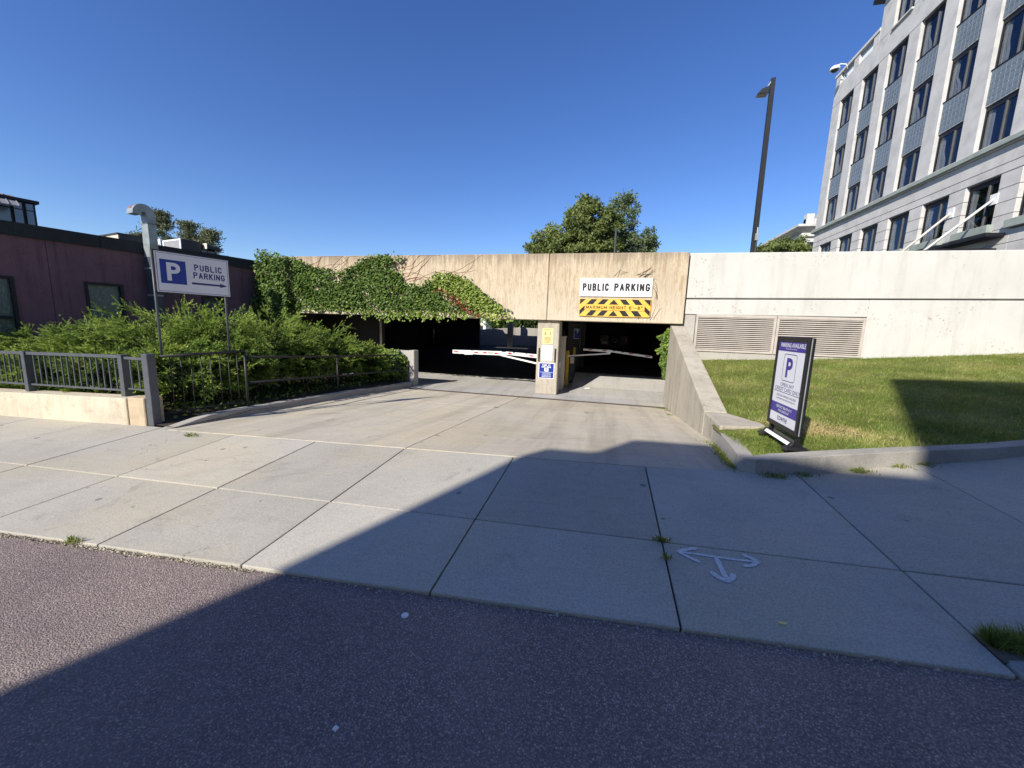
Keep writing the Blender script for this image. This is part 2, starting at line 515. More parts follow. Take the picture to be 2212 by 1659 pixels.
M_SLAB = slab_mat("pavement_concrete", (0.425, 0.400, 0.345))
M_RAMP = slab_mat("driveway_concrete", (0.50, 0.452, 0.365), 0.5)
M_APRON = slab_mat("garage_floor_concrete", (0.42, 0.41, 0.39), 0.4)
M_ASPH = asphalt_mat()
M_BEAM = beam_mat("weathered_beam_concrete", (0.56, 0.47, 0.34))
M_COLM = concrete("column_concrete", (0.43, 0.39, 0.32), 2.2, 0.65, (0.19, 0.145, 0.095), 0.5, vstreak=0.5)
M_WING = concrete("wing_wall_concrete", (0.44, 0.40, 0.325), 1.6, 0.55, (0.22, 0.19, 0.14), 0.6, vstreak=0.55)
M_PLANT = concrete("planter_limestone", (0.55, 0.495, 0.385), 1.8, 0.7, (0.36, 0.25, 0.14), 0.6, vstreak=0.45, warm=(0.66, 0.6, 0.47))
M_BLOCK = concrete("planter_block_stone", (0.56, 0.45, 0.31), 6, 0.4, (0.36, 0.25, 0.15), 0.9)
M_KERB = concrete("kerb_concrete", (0.36, 0.34, 0.30), 1.5, 0.5, (0.17, 0.15, 0.12), 0.5)
M_WHITE = dirty_white("white_painted_concrete", (0.58, 0.572, 0.53))
M_GREYW = concrete("bare_grey_concrete", (0.42, 0.40, 0.36), 1.5, 0.4, (0.25, 0.22, 0.18), 0.3)
M_DARKIN = plain("shade_dark_interior_concrete", (0.055, 0.05, 0.048), 0.9, 0.2, 1.5)  # the garage's deep shade is put into this near-black colour
M_PARA = concrete("parapet_concrete", (0.33, 0.31, 0.28), 1, 0.4)
M_FENCE = plain("slate_grey_paint", (0.085, 0.092, 0.105), 0.45, 0.15, 9, 0.05, 90)
M_RAIL = plain("dark_rail_paint", (0.028, 0.026, 0.026), 0.5, 0.3, 12)
M_BLACK = plain("black_plastic", (0.012, 0.012, 0.014), 0.4, 0.2, 9, 0.03)
M_SOIL = plain("planter_soil", (0.055, 0.042, 0.030), 0.95, 0.4, 12, 0.6, 30)
M_SIGNW = plain("sign_white", (0.78, 0.78, 0.78), 0.5, 0.03, 2, 0.0)
M_SIGNL = plain("sign_pale_grey", (0.72, 0.72, 0.75), 0.4, 0.04, 2, 0.0)
M_BLUE = plain("sign_blue", (0.012, 0.035, 0.27), 0.4, 0.06, 3, 0.0)
M_NAVY = plain("sign_navy", (0.025, 0.03, 0.16), 0.45, 0.1, 3, 0.0)
M_PURPLE = plain("sign_violet_blue", (0.055, 0.04, 0.27), 0.4, 0.06, 3, 0.0)
M_INK = plain("sign_black", (0.02, 0.02, 0.022), 0.5, 0.1, 4, 0.0)
M_INKG = plain("sign_grey_print", (0.30, 0.30, 0.32), 0.6, 0.1, 4, 0.0)
M_BROWN = plain("sign_brown_letters", (0.05, 0.025, 0.008), 0.5, 0.1, 4, 0.0)
M_YEL = plain("sign_yellow", (0.80, 0.47, 0.08), 0.5, 0.12, 3, 0.03)
M_PALEY = plain("notice_faded_yellow", (0.80, 0.66, 0.30), 0.5, 0.12, 4, 0.0)
M_BOLL = plain("bollard_yellow", (0.60, 0.38, 0.03), 0.5, 0.2, 8, 0.05)
M_RED = plain("reflective_red", (0.42, 0.03, 0.03), 0.4, 0.1, 5, 0.0)
M_ARM = plain("barrier_white", (0.80, 0.80, 0.78), 0.45, 0.05, 4, 0.02)
M_LOUV = plain("louvre_metal", (0.50, 0.45, 0.40), 0.5, 0.1, 4, 0.02, spec=0.4)
M_GALV = plain("galvanised_steel", (0.30, 0.34, 0.345), 0.45, 0.22, 5, 0.05, 20, 0.5, 0.25)
M_RUST = plain("rust", (0.22, 0.09, 0.06), 0.9, 0.3, 10, 0.3)
M_MAROON = concrete("maroon_painted_siding", (0.195, 0.112, 0.128), 1.0, 0.3, (0.05, 0.03, 0.035), 0.12, vstreak=0.4)
M_FASCIA = concrete("dark_parapet_metal", (0.040, 0.043, 0.045), 0.7, 0.5, (0.075, 0.072, 0.065), 0.1)
M_WOODB = plain("dark_window_frame", (0.012, 0.012, 0.016), 0.5, 0.2, 9)
M_STONE = concrete("office_limestone", (0.52, 0.51, 0.495), 1.3, 0.12, (0.3, 0.28, 0.26), 0.15)
M_STONE2 = concrete("office_cut_stone", (0.54, 0.525, 0.50), 1.3, 0.15, (0.3, 0.28, 0.26), 0.15)
M_TILE = plain("spandrel_tile", (0.155, 0.185, 0.215), 0.35, 0.1, 1.5, 0.02, 30, 0.5)
M_GROUT = plain("spandrel_grout", (0.72, 0.74, 0.75), 0.8, 0.05, 4)
M_COPPER = concrete("weathered_copper", (0.30, 0.335, 0.30), 2.0, 0.5, (0.17, 0.19, 0.165), 0.2)
M_CURT = plain("cream_curtain", (0.62, 0.58, 0.47), 0.9, 0.08, 2, 0.2, 12)
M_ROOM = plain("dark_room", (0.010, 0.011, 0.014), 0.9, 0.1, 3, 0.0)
M_PANE = pane_mat("window_pane", (0.66, 0.69, 0.74), 0.22)
M_FROST = NT("frosted_film")
_f = M_FROST.noise(1.0, 5, 0.7, M_FROST.scaled((9, 9, 5)), 2.5)
_c = M_FROST.ramp(_f, [(0.36, (0.055, 0.085, 0.075)), (0.55, (0.10, 0.145, 0.125)), (0.72, (0.23, 0.29, 0.25))])
M_FROST = M_FROST.done(_c, 0.3, 0.5)
M_TRUNK = plain("bark", (0.07, 0.055, 0.042), 0.95, 0.3, 6, 0.6, 18)
M_DECK = concrete("roof_deck_concrete", (0.35, 0.34, 0.32), 0.8, 0.3)
M_BEIGE = plain("beige_cabinet_metal", (0.62, 0.57, 0.48), 0.6, 0.06, 3, 0.02)
M_DGREY = plain("dark_grey_metal", (0.05, 0.052, 0.055), 0.6, 0.15, 3, 0.02)
M_SEAM = plain("standing_seam_metal", (0.26, 0.25, 0.25), 0.5, 0.1, 3, 0.02)
M_BRICKO = concrete("opposite_building_stone", (0.38, 0.35, 0.31), 1.0, 0.3)
M_GRND = plain("far_ground", (0.12, 0.12, 0.08), 0.95, 0.3, 0.3, 0.1, 3)
M_LAWNB = NT("lawn_thatch")
_f = M_LAWNB.noise(1.1, 5, 0.65)
_c = M_LAWNB.ramp(_f, [(0.35, (0.11, 0.125, 0.035)), (0.55, (0.17, 0.165, 0.055)), (0.72, (0.30, 0.25, 0.12))])
M_LAWNB.bump(M_LAWNB.noise(60, 3), 0.8, 0.03)
M_LAWNB = M_LAWNB.done(_c, 0.95, 0.1)
M_GRASS = leaf_mat("grass_blade", [(0.0, (0.075, 0.13, 0.022)), (0.45, (0.215, 0.285, 0.058)), (0.75, (0.34, 0.37, 0.105)), (1.0, (0.60, 0.50, 0.25))], 0.4)
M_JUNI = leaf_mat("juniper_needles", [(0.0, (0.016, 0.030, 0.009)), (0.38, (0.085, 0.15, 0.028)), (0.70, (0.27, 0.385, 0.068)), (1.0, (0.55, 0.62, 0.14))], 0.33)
M_IVY = leaf_mat("ivy_leaf", [(0.0, (0.028, 0.058, 0.014)), (0.45, (0.085, 0.150, 0.028)), (0.8, (0.22, 0.31, 0.045)), (1.0, (0.42, 0.45, 0.15))], 0.22)
M_IVYR = leaf_mat("red_ivy_leaf", [(0.0, (0.16, 0.025, 0.015)), (0.6, (0.30, 0.07, 0.03)), (1.0, (0.35, 0.20, 0.08))], 0.2)
M_TREE = leaf_mat("broadleaf", [(0.0, (0.09, 0.12, 0.038)), (0.5, (0.22, 0.27, 0.08)), (1.0, (0.42, 0.44, 0.13))], 0.4)
M_TREE2 = leaf_mat("cool_broadleaf", [(0.0, (0.10, 0.14, 0.07)), (0.5, (0.20, 0.26, 0.12)), (1.0, (0.32, 0.37, 0.17))], 0.4)
M_PINE = leaf_mat("pine_needles", [(0.0, (0.08, 0.095, 0.05)), (0.5, (0.18, 0.20, 0.105)), (1.0, (0.34, 0.34, 0.17))], 0.3)
M_HEDGE = leaf_mat("sunlit_shrub_leaf", [(0.0, (0.03, 0.06, 0.012)), (0.5, (0.075, 0.12, 0.02)), (1.0, (0.15, 0.19, 0.04))], 0.3)
M_CHALK = NT("white_spray_paint")
_f = M_CHALK.noise(75, 6, 0.85)
_c = M_CHALK.ramp(_f, [(0.38, (0.43, 0.41, 0.36)), (0.53, (0.72, 0.73, 0.73))])
M_CHALK = M_CHALK.done(_c, 0.9, 0.1)

# ------------------------------------------------------------------ leaf meshes
def unit(a): return a / np.maximum(np.linalg.norm(a, axis=1, keepdims=True), 1e-9)

def leaves(name, P, D, S, L, Wd, shade, mat, parent=None, tri=False, kind=None):
    """one mesh of small leaves: P base points, D directions, S side directions, L lengths, Wd widths"""
    off = np.array(worldloc(parent)) if parent is not None else np.zeros(3)
    n = len(P)
    P = P - off
    D, S = unit(D), unit(S)
    L, Wd = np.broadcast_to(L, n)[:, None], np.broadcast_to(Wd, n)[:, None]
    if tri:
        V = np.stack([P - S * Wd / 2, P + S * Wd / 2, P + D * L], 1)
        k = 3
    else:
        mid = P + D * L * 0.45
        nrm = np.cross(D, S)
        V = np.stack([P, mid + S * Wd / 2 + nrm * Wd * 0.18, P + D * L, mid - S * Wd / 2 + nrm * Wd * 0.18], 1)
        k = 4
    me = bpy.data.meshes.new(name)
    me.vertices.add(n * k)
    me.vertices.foreach_set('co', V.reshape(-1).astype(np.float32))
    me.loops.add(n * k)
    me.loops.foreach_set('vertex_index', np.arange(n * k, dtype=np.int32))
    me.polygons.add(n)
    me.polygons.foreach_set('loop_start', np.arange(0, n * k, k, dtype=np.int32))
    me.polygons.foreach_set('loop_total', np.full(n, k, dtype=np.int32))
    me.update(calc_edges=True)
    at = me.attributes.new("shade", 'FLOAT', 'POINT')
    at.data.foreach_set('value', np.repeat(np.clip(shade, 0, 1), k).astype(np.float32))
    me.materials.append(mat)
    o = link(bpy.data.objects.new(name, me), parent)
    if kind: o['kind'] = kind
    return o

def rdir(n):
    return unit(RNG.normal(size=(n, 3)))

def inpoly(pts, poly):
    x, y = pts[:, 0], pts[:, 1]
    ins = np.zeros(len(pts), bool)
    j = len(poly) - 1
    for i in range(len(poly)):
        xi, yi = poly[i]
        xj, yj = poly[j]
        c = ((yi > y) != (yj > y)) & (x < (xj - xi) * (y - yi) / (yj - yi + 1e-12) + xi)
        ins ^= c
        j = i
    return ins

# ================================================================== SETTING
def zs(x, y): return 0.49 + 0.0367 * (x + 2.32) + 0.0629 * (y - 4.19)      # pavement plane
def yedge(x): return 2.022 + 0.035 * min(max(x, -8), 8)                      # line where asphalt meets the slabs
def zroad(x, y): return zs(x, yedge(x)) - 0.020 + 0.006 * (yedge(x) - y)
def zramp(x, y): return zs(x, 4.22) * (1 - (y - 4.22) / (10.78 - 4.22))
def interp(x, xs, ys): return float(np.interp(x, xs, ys))

# far ground
g = MB()
g.add([(-700, -700, -2.2), (700, -700, -2.2), (700, 700, -2.2), (-700, 700, -2.2)], [(0, 1, 2, 3)])
tag(g.build("ground", M_GRND), kind='structure')
# road
g = MB()
xs_ = np.linspace(-34, 34, 35)
ys_ = [-6.0, -4, -2, 0, 1.2, 2.0]
for x in xs_:
    for y in ys_[:-1] + [yedge(x) + 0.004]: g.v.append((x, y, zroad(x, y)))
ny = len(ys_)
for i in range(len(xs_) - 1):
    for j in range(ny - 1):
        g.f.append((i * ny + j, (i + 1) * ny + j, (i + 1) * ny + j + 1, i * ny + j + 1))
tag(g.build("road", M_ASPH), kind='structure')
g = MB()
g.hexa([(x, y, zroad(x, -6) - 0.3) for x, y in ((-34, -8.6), (34, -8.6), (34, -6), (-34, -6))],
       [(x, y, zroad(x, -6) + 0.12) for x, y in ((-34, -8.6), (34, -8.6), (34, -6), (-34, -6))])
tag(g.build("far_pavement", M_SLAB), kind='structure')

# pavement bed and its slabs
CURB = [(1.43, 4.28), (1.55, 4.22), (1.75, 4.25), (2.23, 4.37), (2.8, 4.63), (4.09, 5.1), (4.6, 5.33), (7, 6.4), (16, 10.4)]
cxs, cys = [p[0] for p in CURB], [p[1] for p in CURB]
g = MB()
for (x0, x1, y1) in ((-34, -8, 4.20), (-8, 1.40, 4.20), (1.40, 8, 4.4), (8, 34, 4.4)):
    ea, eb = yedge(x0) + 0.006, yedge(x1) + 0.006
    g.hexa([(x0, ea, zs(x0, ea) - 0.35), (x1, eb, zs(x1, eb) - 0.35), (x1, y1, zs(x1, y1) - 0.35), (x0, y1, zs(x0, y1) - 0.35)],
           [(x0, ea, zs(x0, ea) - 0.045), (x1, eb, zs(x1, eb) - 0.045), (x1, y1, zs(x1, y1) - 0.045), (x0, y1, zs(x0, y1) - 0.045)])
pav = tag(g.build("pavement", M_SOIL), kind='structure')
def slab(parent, pts, zf, mat, th=0.09, gap=0.006, jit=0.0015, name="slab"):
    c = np.mean(pts, 0)
    dz = random.uniform(-jit, jit)
    q = [((x - c[0]), (y - c[1])) for x, y in pts]
    q = [(c[0] + a - math.copysign(gap, a), c[1] + b - math.copysign(gap, b)) for a, b in q]
    b_ = MB()
    b_.hexa([(x, y, zf(x, y) - th) for x, y in q], [(x, y, zf(x, y) + dz) for x, y in q])
    return b_.build(name, mat, parent, bevel=0.007, seg=2)
xj = [-16.6, -15.1, -13.65, -12.2, -10.8, -9.35, -7.93, -6.5, -5.04, -3.67, -2.36, -0.96, 0.5, 1.97, 3.25, 4.75, 6.2, 7.65, 9.1, 10.6]
for a, b in zip(xj[:-1], xj[1:]):
    y0, y0b = yedge(a) + 0.002, yedge(b) + 0.002
    if a >= 1.9: y0 = y0b = 2.42 if a > 2.5 else 2.34
    slab(pav, [(a, y0), (b, y0b), (b, 2.845), (a, 2.845)], zs, M_SLAB)
    if a < -6.6: slab(pav, [(a, 2.845), (b, 2.845), (b, 4.30), (a, 4.30)], zs, M_SLAB)
    elif a < 0.4: slab(pav, [(a, 2.845), (b, 2.845), (b, 4.215), (a, 4.215)], zs, M_SLAB)
    else:
        ya = 4.215 if a < 1 else interp(a, cxs, cys) + 0.04
        yb = interp(b, cxs, cys) + 0.04
        pts = [(a, 2.845), (b, 2.845), (b, yb), (a, ya)]
        if a < 1: pts = [(a, 2.845), (b, 2.845), (b, yb), (1.50, 4.30), (a, 4.215)]
        slab(pav, pts, zs, M_SLAB)
# driveway down to the garage, in four pours
drv = bpy.data.objects.new("driveway", None)
link(drv)
tag(drv, kind='structure')
for (x0, x1) in ((-6.32, -2.36), (-2.36, 1.66)):
    for (y0, y1) in ((4.22, 8.4), (8.4, 10.78)):
        slab(drv, [(x0, y0), (x1, y0), (x1, y1), (x0, y1)], zramp, M_RAMP, th=0.25, gap=0.005)
# garage floor: two lanes rising inside, an island between them
def zfl(x, y):
    if x < -2.05: return interp(y, [10.9, 13.5, 20, 28, 40], [0.0, 0.0, 0.25, 0.55, 0.8])
    if x > -1.05: return interp(y, [10.9, 11.8, 13.0, 14.2, 18, 30], [0.0, 0.0, 0.11, 0.42, 0.5, 0.6])
    return interp(y, [10.9, 16, 30], [0.0, 0.03, 0.5])
g = MB()
gx = [-14, -11, -8, -6.3, -4, -2.06, -2.04, -1.06, -1.04, 0.3, 1.72, 6, 12]
gy = [10.93, 11.4, 11.8, 12.4, 13.0, 13.6, 14.2, 14.45, 15.2, 16, 18, 20, 24, 28, 31]
for x in gx:
    for y in gy: g.v.append((x, y, zfl(x, y)))
for i in range(len(gx) - 1):
    for j in range(len(gy) - 1):
        n_ = len(gy)
        g.f.append((i * n_ + j, (i + 1) * n_ + j, (i + 1) * n_ + j + 1, i * n_ + j + 1))
fl = tag(g.build("garage_floor", M_APRON), kind='structure')
fl.data.materials.append(plain("shade_dark_garage_floor", (0.045, 0.043, 0.042), 0.85, 0.25, 1.5))  # same floor, with the shade of the inner garage painted into its colour
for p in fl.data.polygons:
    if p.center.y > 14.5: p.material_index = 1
# trench drain across the driveway
td = thing("trench_drain", (-2.1, 10.85, 0), "long narrow rusty slotted drain grate crossing the driveway before the garage", "drain")
M_DRAIN = plain("dull_drain_iron", (0.10, 0.075, 0.06), 0.9, 0.3, 14, 0.2)
MB().box(-5.98, 1.63, 10.775, 10.80, -0.12, 0.004).box(-5.98, 1.63, 10.905, 10.935, -0.12, 0.004).build("drain_frame", M_DRAIN, td)
MB().box(-5.98, 1.63, 10.80, 10.905, -0.12, -0.06).build("drain_channel", M_BLACK, td)
g = MB()
for i in range(250):
    x = -5.97 + i * 0.0304
    g.box(x, x + 0.014, 10.80, 10.905, -0.03, -0.002)
tag(g.build("bar", M_DRAIN, td), kind='stuff')
# crumbled pale edge between asphalt and slabs
n = 9000
x = RNG.uniform(-7.5, 2.0, n)
ye = 2.015 + 0.035 * x
keep = (x < -2.25) | (RNG.random(n) < 0.10)
x = x[keep]
ye = ye[keep]
n = len(x)
y = ye - np.abs(RNG.normal(0, 0.016, n)) * (0.7 + 0.5 * np.sin(x * 9) * np.sin(x * 3.7))
P = np.stack([x, y, np.array([zroad(a, b) for a, b in zip(x, y)]) + RNG.uniform(0.0, 0.010, n)], 1)
D = rdir(n); D[:, 2] *= 0.3
S = np.cross(unit(D), rdir(n))
M_CRUMB = leaf_mat("crumbled_concrete", [(0, (0.25, 0.22, 0.18)), (1, (0.62, 0.55, 0.42))], 0.0)
leaves("concrete_crumbs", P, D, S, RNG.uniform(0.006, 0.020, n), RNG.uniform(0.006, 0.018, n), RNG.random(n), M_CRUMB, kind='stuff')

# kerbs: right-hand lawn kerb (outer line CURB, from the wing wall round the corner)
def sweep(pts, w_, zb, name, mat, bevel=0.02):
    """pts: (x, y, ztop) along the outer edge; the kerb body lies to the left of the path"""
    g_ = MB()
    L_, n_ = [], len(pts)
    for i in range(n_):
        a, b = pts[max(i - 1, 0)], pts[min(i + 1, n_ - 1)]
        d = Vector((b[0] - a[0], b[1] - a[1])).normalized()
        nrm = Vector((-d.y, d.x))
        x_, y_, z_ = pts[i]
        L_ += [(x_, y_, z_ - zb), (x_ + nrm.x * 0.012, y_ + nrm.y * 0.012, z_), (x_ + nrm.x * w_, y_ + nrm.y * w_, z_), (x_ + nrm.x * w_, y_ + nrm.y * w_, z_ - zb)]
    f_ = []
    for i in range(n_ - 1):
        for k in range(4): f_.append((i * 4 + k, i * 4 + (k + 1) % 4, (i + 1) * 4 + (k + 1) % 4, (i + 1) * 4 + k))
    f_ += [(0, 1, 2, 3), tuple(range((n_ - 1) * 4 + 3, (n_ - 1) * 4 - 1, -1))]
    g_.add(L_, f_)
    return g_.build(name, mat, None, bevel=bevel, seg=2)
cp = [(1.62, 6.35, 0.70), (1.56, 5.6, 0.72), (1.48, 4.8, 0.755), (1.435, 4.45, 0.77), (1.46, 4.31, 0.775), (1.56, 4.235, 0.785), (1.75, 4.25, 0.815), (2.23, 4.37, 0.86), (2.8, 4.63, 0.87), (3.45, 4.87, 0.895), (4.09, 5.1, 0.92), (4.6, 5.33, 0.94), (7, 6.4, 1.08), (16, 10.4, 1.5)]
tag(sweep(cp, 0.17, 0.45, "kerb", M_KERB), kind='structure')
cpl = [(-6.02, 11.25, 0.14), (-6.14, 10.2, 0.17), (-6.27, 8.7, 0.25), (-6.30, 7.0, 0.33), (-6.31, 5.6, 0.40), (-6.31, 4.9, 0.42), (-6.30, 4.42, 0.36), (-6.29, 4.15, 0.335)]
kl = sweep([(a, b, c) for a, b, c in reversed(cpl)], 0.2, 0.45, "kerb", M_KERB)
tag(kl, kind='structure')
# far right verge kerb
tag(sweep([(1.99, yedge(1.99) - 0.01, zs(1.99, 2.09) + 0.0), (2.3, yedge(2.3) - 0.01, zs(2.3, 2.1) + 0.03), (3.2, yedge(3.2) - 0.01, zs(3.2, 2.13) + 0.10), (12, yedge(12) - 0.01, zs(12, 2.3) + 0.12)], 0.13, 0.4, "kerb", M_KERB), kind='structure')

# lawn
def lawn_yf(x): return interp(x, [1.55, 1.75, 2.25, 2.85, 4.05, 4.55, 7, 16], [4.52, 4.40, 4.52, 4.78, 5.26, 5.48, 6.55, 10.5])
def lawn_z(x, y):
    yf = lawn_yf(x)
    zf = interp(x, [1.5, 2.0, 2.8, 4.1, 4.6, 7, 16], [0.71, 0.755, 0.835, 0.895, 0.91, 1.06, 1.5])
    zb = interp(x, [1.5, 2.0, 2.6, 4.4, 6.3, 7.9, 9.5, 16], [1.16, 1.22, 1.30, 1.39, 1.53, 1.67, 1.82, 2.3])
    t = min(1, max(0, (y - yf) / (11.62 - yf + 1e-6)))
    p = interp(x, [1.9, 3.0, 4.5], [2.6, 1.5, 1.05])
    return zf + (zb - zf) * t ** p
g = MB()
lx = np.concatenate([np.linspace(1.55, 5, 24), np.linspace(5.3, 15.5, 26)])
NT_ = 26
for x in lx:
    yf = lawn_yf(x)
    for k in range(NT_):
        y = yf + (11.66 - yf) * k / (NT_ - 1)
        xe = max(x, 1.90) if y > 6.2 else x
        g.v.append((xe, y, lawn_z(xe, y) + random.uniform(-0.012, 0.012)))
for i in range(len(lx) - 1):
    for k in range(NT_ - 1): g.f.append((i * NT_ + k, (i + 1) * NT_ + k, (i + 1) * NT_ + k + 1, i * NT_ + k + 1))
tag(g.build("lawn_soil", M_LAWNB, smooth=True), kind='structure')
def hnoise(x, y):
    return 0.5 + 0.25 * np.sin(x * 2.1 + 1.3 * np.sin(y * 1.7)) + 0.25 * np.sin(y * 2.9 + x * 1.1 + 2)
n = 190000
x = RNG.uniform(1.6, 11.5, n) if False else 1.6 + 9.9 * RNG.random(n) ** 1.35
yf = np.interp(x, [1.55, 1.75, 2.25, 2.85, 4.05, 4.55, 7, 16], [4.52, 4.40, 4.52, 4.78, 5.26, 5.48, 6.55, 10.5])
y = yf + (11.6 - yf) * RNG.random(n) ** 1.25 - 0.05 * (RNG.random(n) < 0.02)
ok = ~((x < 1.93 + 0.01 * (y - 6)) & (y > 5.6)) & ~((x < 2.36 - 0.57 * (y - 5.86)) & (y > 5.72) & (y < 6.65))
x, y, yf = x[ok], y[ok], yf[ok]
n = len(x)
z = np.array([lawn_z(a, b) for a, b in zip(x, y)])
D = np.stack([RNG.normal(0, 0.55, n), RNG.normal(0, 0.55, n), np.ones(n)], 1)
D[:, :2] += 0.5 * np.stack([np.sin(x * 5.1 + 2 * np.sin(y * 3.3)), np.cos(y * 4.7 + 2 * np.sin(x * 2.9))], 1)
S = np.cross(D, rdir(n))
clump = 0.5 + 0.5 * np.sin(x * 9.3 + 3 * np.sin(y * 7.1)) * np.sin(y * 10.7 + 2 * np.sin(x * 6.3))
sh = 0.10 + 0.20 * clump + 0.40 * RNG.random(n) + 0.35 * (hnoise(x * 1.3, y * 1.3) - 0.35) + (RNG.random(n) < 0.10) * 0.4
dry = np.exp(-(((x - 2.55) / 0.5) ** 2 + ((y - 6.0) / 0.35) ** 2)) + np.exp(-(((x - 2.9) / 0.45) ** 2 + ((y - 5.55) / 0.25) ** 2))
sh += dry * 0.5
leaves("grass", np.stack([x, y, z - 0.01], 1), D, S, RNG.uniform(0.03, 0.07, n) * (0.75 + 0.7 * clump), RNG.uniform(0.006, 0.012, n), sh, M_GRASS, tri=True, kind='stuff')

# planter bed on the left
g = MB()
pxs, pys = np.linspace(-14.2, -6.30, 14), np.linspace(4.32, 11.6, 12)
for i, x in enumerate(pxs):
    for y in pys:
        g.v.append((x, y, interp(x, [-14, -6.3], [0.42, 0.36]) - 0.03 * (y - 4.3) + random.uniform(-0.03, 0.03)))
for i in range(13):
    for k in range(11): g.f.append((i * 12 + k, (i + 1) * 12 + k, (i + 1) * 12 + k + 1, i * 12 + k + 1))
tag(g.build("planting_bed", M_SOIL, smooth=True), kind='structure')

# ================================================================== PARKING GARAGE
gar = thing("parking_garage", (-4, 11.6, 0), "low weathered tan concrete parking garage with two dark vehicle openings", "parking garage")
for (x0, x1) in ((-11.9, -6.465), (-6.455, -1.765), (-1.75, 2.0)):
    MB().box(x0, x1, 11.45, 11.95, 2.25, 4.15).build("beam_panel", M_BEAM, gar, bevel=0.015)
MB().box(-12.2, 15.0, 11.951, 22.4, 2.75, 3.25).box(-12.2, -9.6, 22.401, 23.9, 2.75, 3.25).box(-6.9, 15, 22.401, 23.9, 2.75, 3.25).box(-12.2, 15, 23.901, 26, 2.75, 3.25).build("deck", M_DARKIN, gar)  # slot added in the unseen deck to throw a sun streak on the floor
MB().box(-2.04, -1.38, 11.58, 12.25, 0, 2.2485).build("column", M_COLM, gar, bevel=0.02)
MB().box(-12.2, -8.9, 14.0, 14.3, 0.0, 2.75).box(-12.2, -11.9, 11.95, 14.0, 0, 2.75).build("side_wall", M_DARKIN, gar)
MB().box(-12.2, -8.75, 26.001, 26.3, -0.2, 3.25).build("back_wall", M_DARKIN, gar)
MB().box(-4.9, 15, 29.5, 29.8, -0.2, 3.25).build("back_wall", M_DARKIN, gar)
MB().hexa([(-3.40, 19.7, -0.2), (-3.1, 19.7, -0.2), (-4.6, 29.49, -0.2), (-5.05, 29.49, -0.2)], [(-3.40, 19.7, 2.745), (-3.1, 19.7, 2.745), (-4.6, 29.49, 2.745), (-5.05, 29.49, 2.745)]).build("light_block_wall", M_DARKIN, gar)  # wall added edge-on to keep light out of the right lane
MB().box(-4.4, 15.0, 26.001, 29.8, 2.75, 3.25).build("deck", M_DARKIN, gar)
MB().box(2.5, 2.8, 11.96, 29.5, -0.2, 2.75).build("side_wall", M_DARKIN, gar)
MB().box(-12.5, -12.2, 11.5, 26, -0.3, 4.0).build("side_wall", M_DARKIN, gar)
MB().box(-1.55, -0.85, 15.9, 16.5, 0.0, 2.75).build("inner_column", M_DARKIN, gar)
MB().box(-6.95, -6.6, 27.0, 27.4, 0.2, 2.9).build("inner_column", M_BEAM, gar)
MB().hexa([(-11.6, 27.6, 0), (-6.75, 28.6, 0), (-6.75, 28.85, 0), (-11.6, 27.85, 0)], [(-11.6, 27.6, 1.5), (-6.75, 28.6, 1.93), (-6.75, 28.85, 1.93), (-11.6, 27.85, 1.5)]).build("parapet", M_PARA, gar, bevel=0.01)
MB().box(-6.749, -4.7, 28.6, 28.85, 0, 1.93).build("parapet", M_PARA, gar, bevel=0.01)
MB().tube([(-8.83, 13.9, 0.3), (-8.83, 13.9, 2.74)], 0.045, 8).build("pipe", M_BEIGE, gar, smooth=True)
MB().tube([(-1.02, 15.7, 0.3), (-1.02, 15.7, 2.74)], 0.05, 8).tube([(-1.4, 15.75, 2.2), (-1.02, 15.7, 2.2)], 0.04, 8).build("pipe", M_DGREY, gar, smooth=True)
# end pier and low wall at the left of the opening
lw = thing("low_wall", (-6.6, 11.4, 0), "short pale concrete wall with square end post left of the garage opening", "wall")
MB().box(-7.9, -6.181, 11.36, 11.56, -0.05, 1.14).build("wall_body", M_GREYW, lw, bevel=0.012)
MB().box(-6.18, -5.99, 11.30, 11.60, -0.05, 1.16).build("end_post", M_GREYW, lw, bevel=0.015)

# white wall right of the garage
ww = thing("painted_wall", (8, 11.6, 1.2), "long white painted concrete wall with pitted surface above the lawn", "wall")
def wquad(mb, x0, x1, za0, za1, zb0, zb1, y0=11.55, y1=11.95):
    mb.hexa([(x0, y0, za0), (x1, y0, zb0), (x1, y1, zb0), (x0, y1, za0)], [(x0, y0, za1), (x1, y0, zb1), (x1, y1, zb1), (x0, y1, za1)])
g = MB(); wquad(g, 2.035, 17, 2.95, 4.14, 3.13, 4.13); g.build("upper_panel", M_WHITE, ww, bevel=0.018)
g = MB(); wquad(g, 2.035, 17, 2.92, 2.9495, 3.10, 3.1295, 11.60, 11.9); g.build("joint", M_DGREY, ww)
g = MB(); wquad(g, 2.035, 6.27, 2.52, 2.919, 2.55, 2.97); g.build("lower_panel", M_WHITE, ww, bevel=0.012)
g = MB(); wquad(g, 6.272, 17, 0.9, 2.971, 0.9, 3.099); g.build("lower_panel", M_WHITE, ww, bevel=0.012)
g = MB(); wquad(g, 2.035, 2.33, 0.5, 2.518, 0.5, 2.518, 11.58, 11.95); wquad(g, 2.331, 6.27, 0.6, 1.54, 0.6, 1.545, 11.56, 11.95); g.build("plinth", M_GREYW, ww, bevel=0.01)
g = MB(); wquad(g, 2.331, 6.27, 1.545, 2.515, 1.55, 2.545, 11.80, 11.95); g.build("recess", M_BLACK, ww)
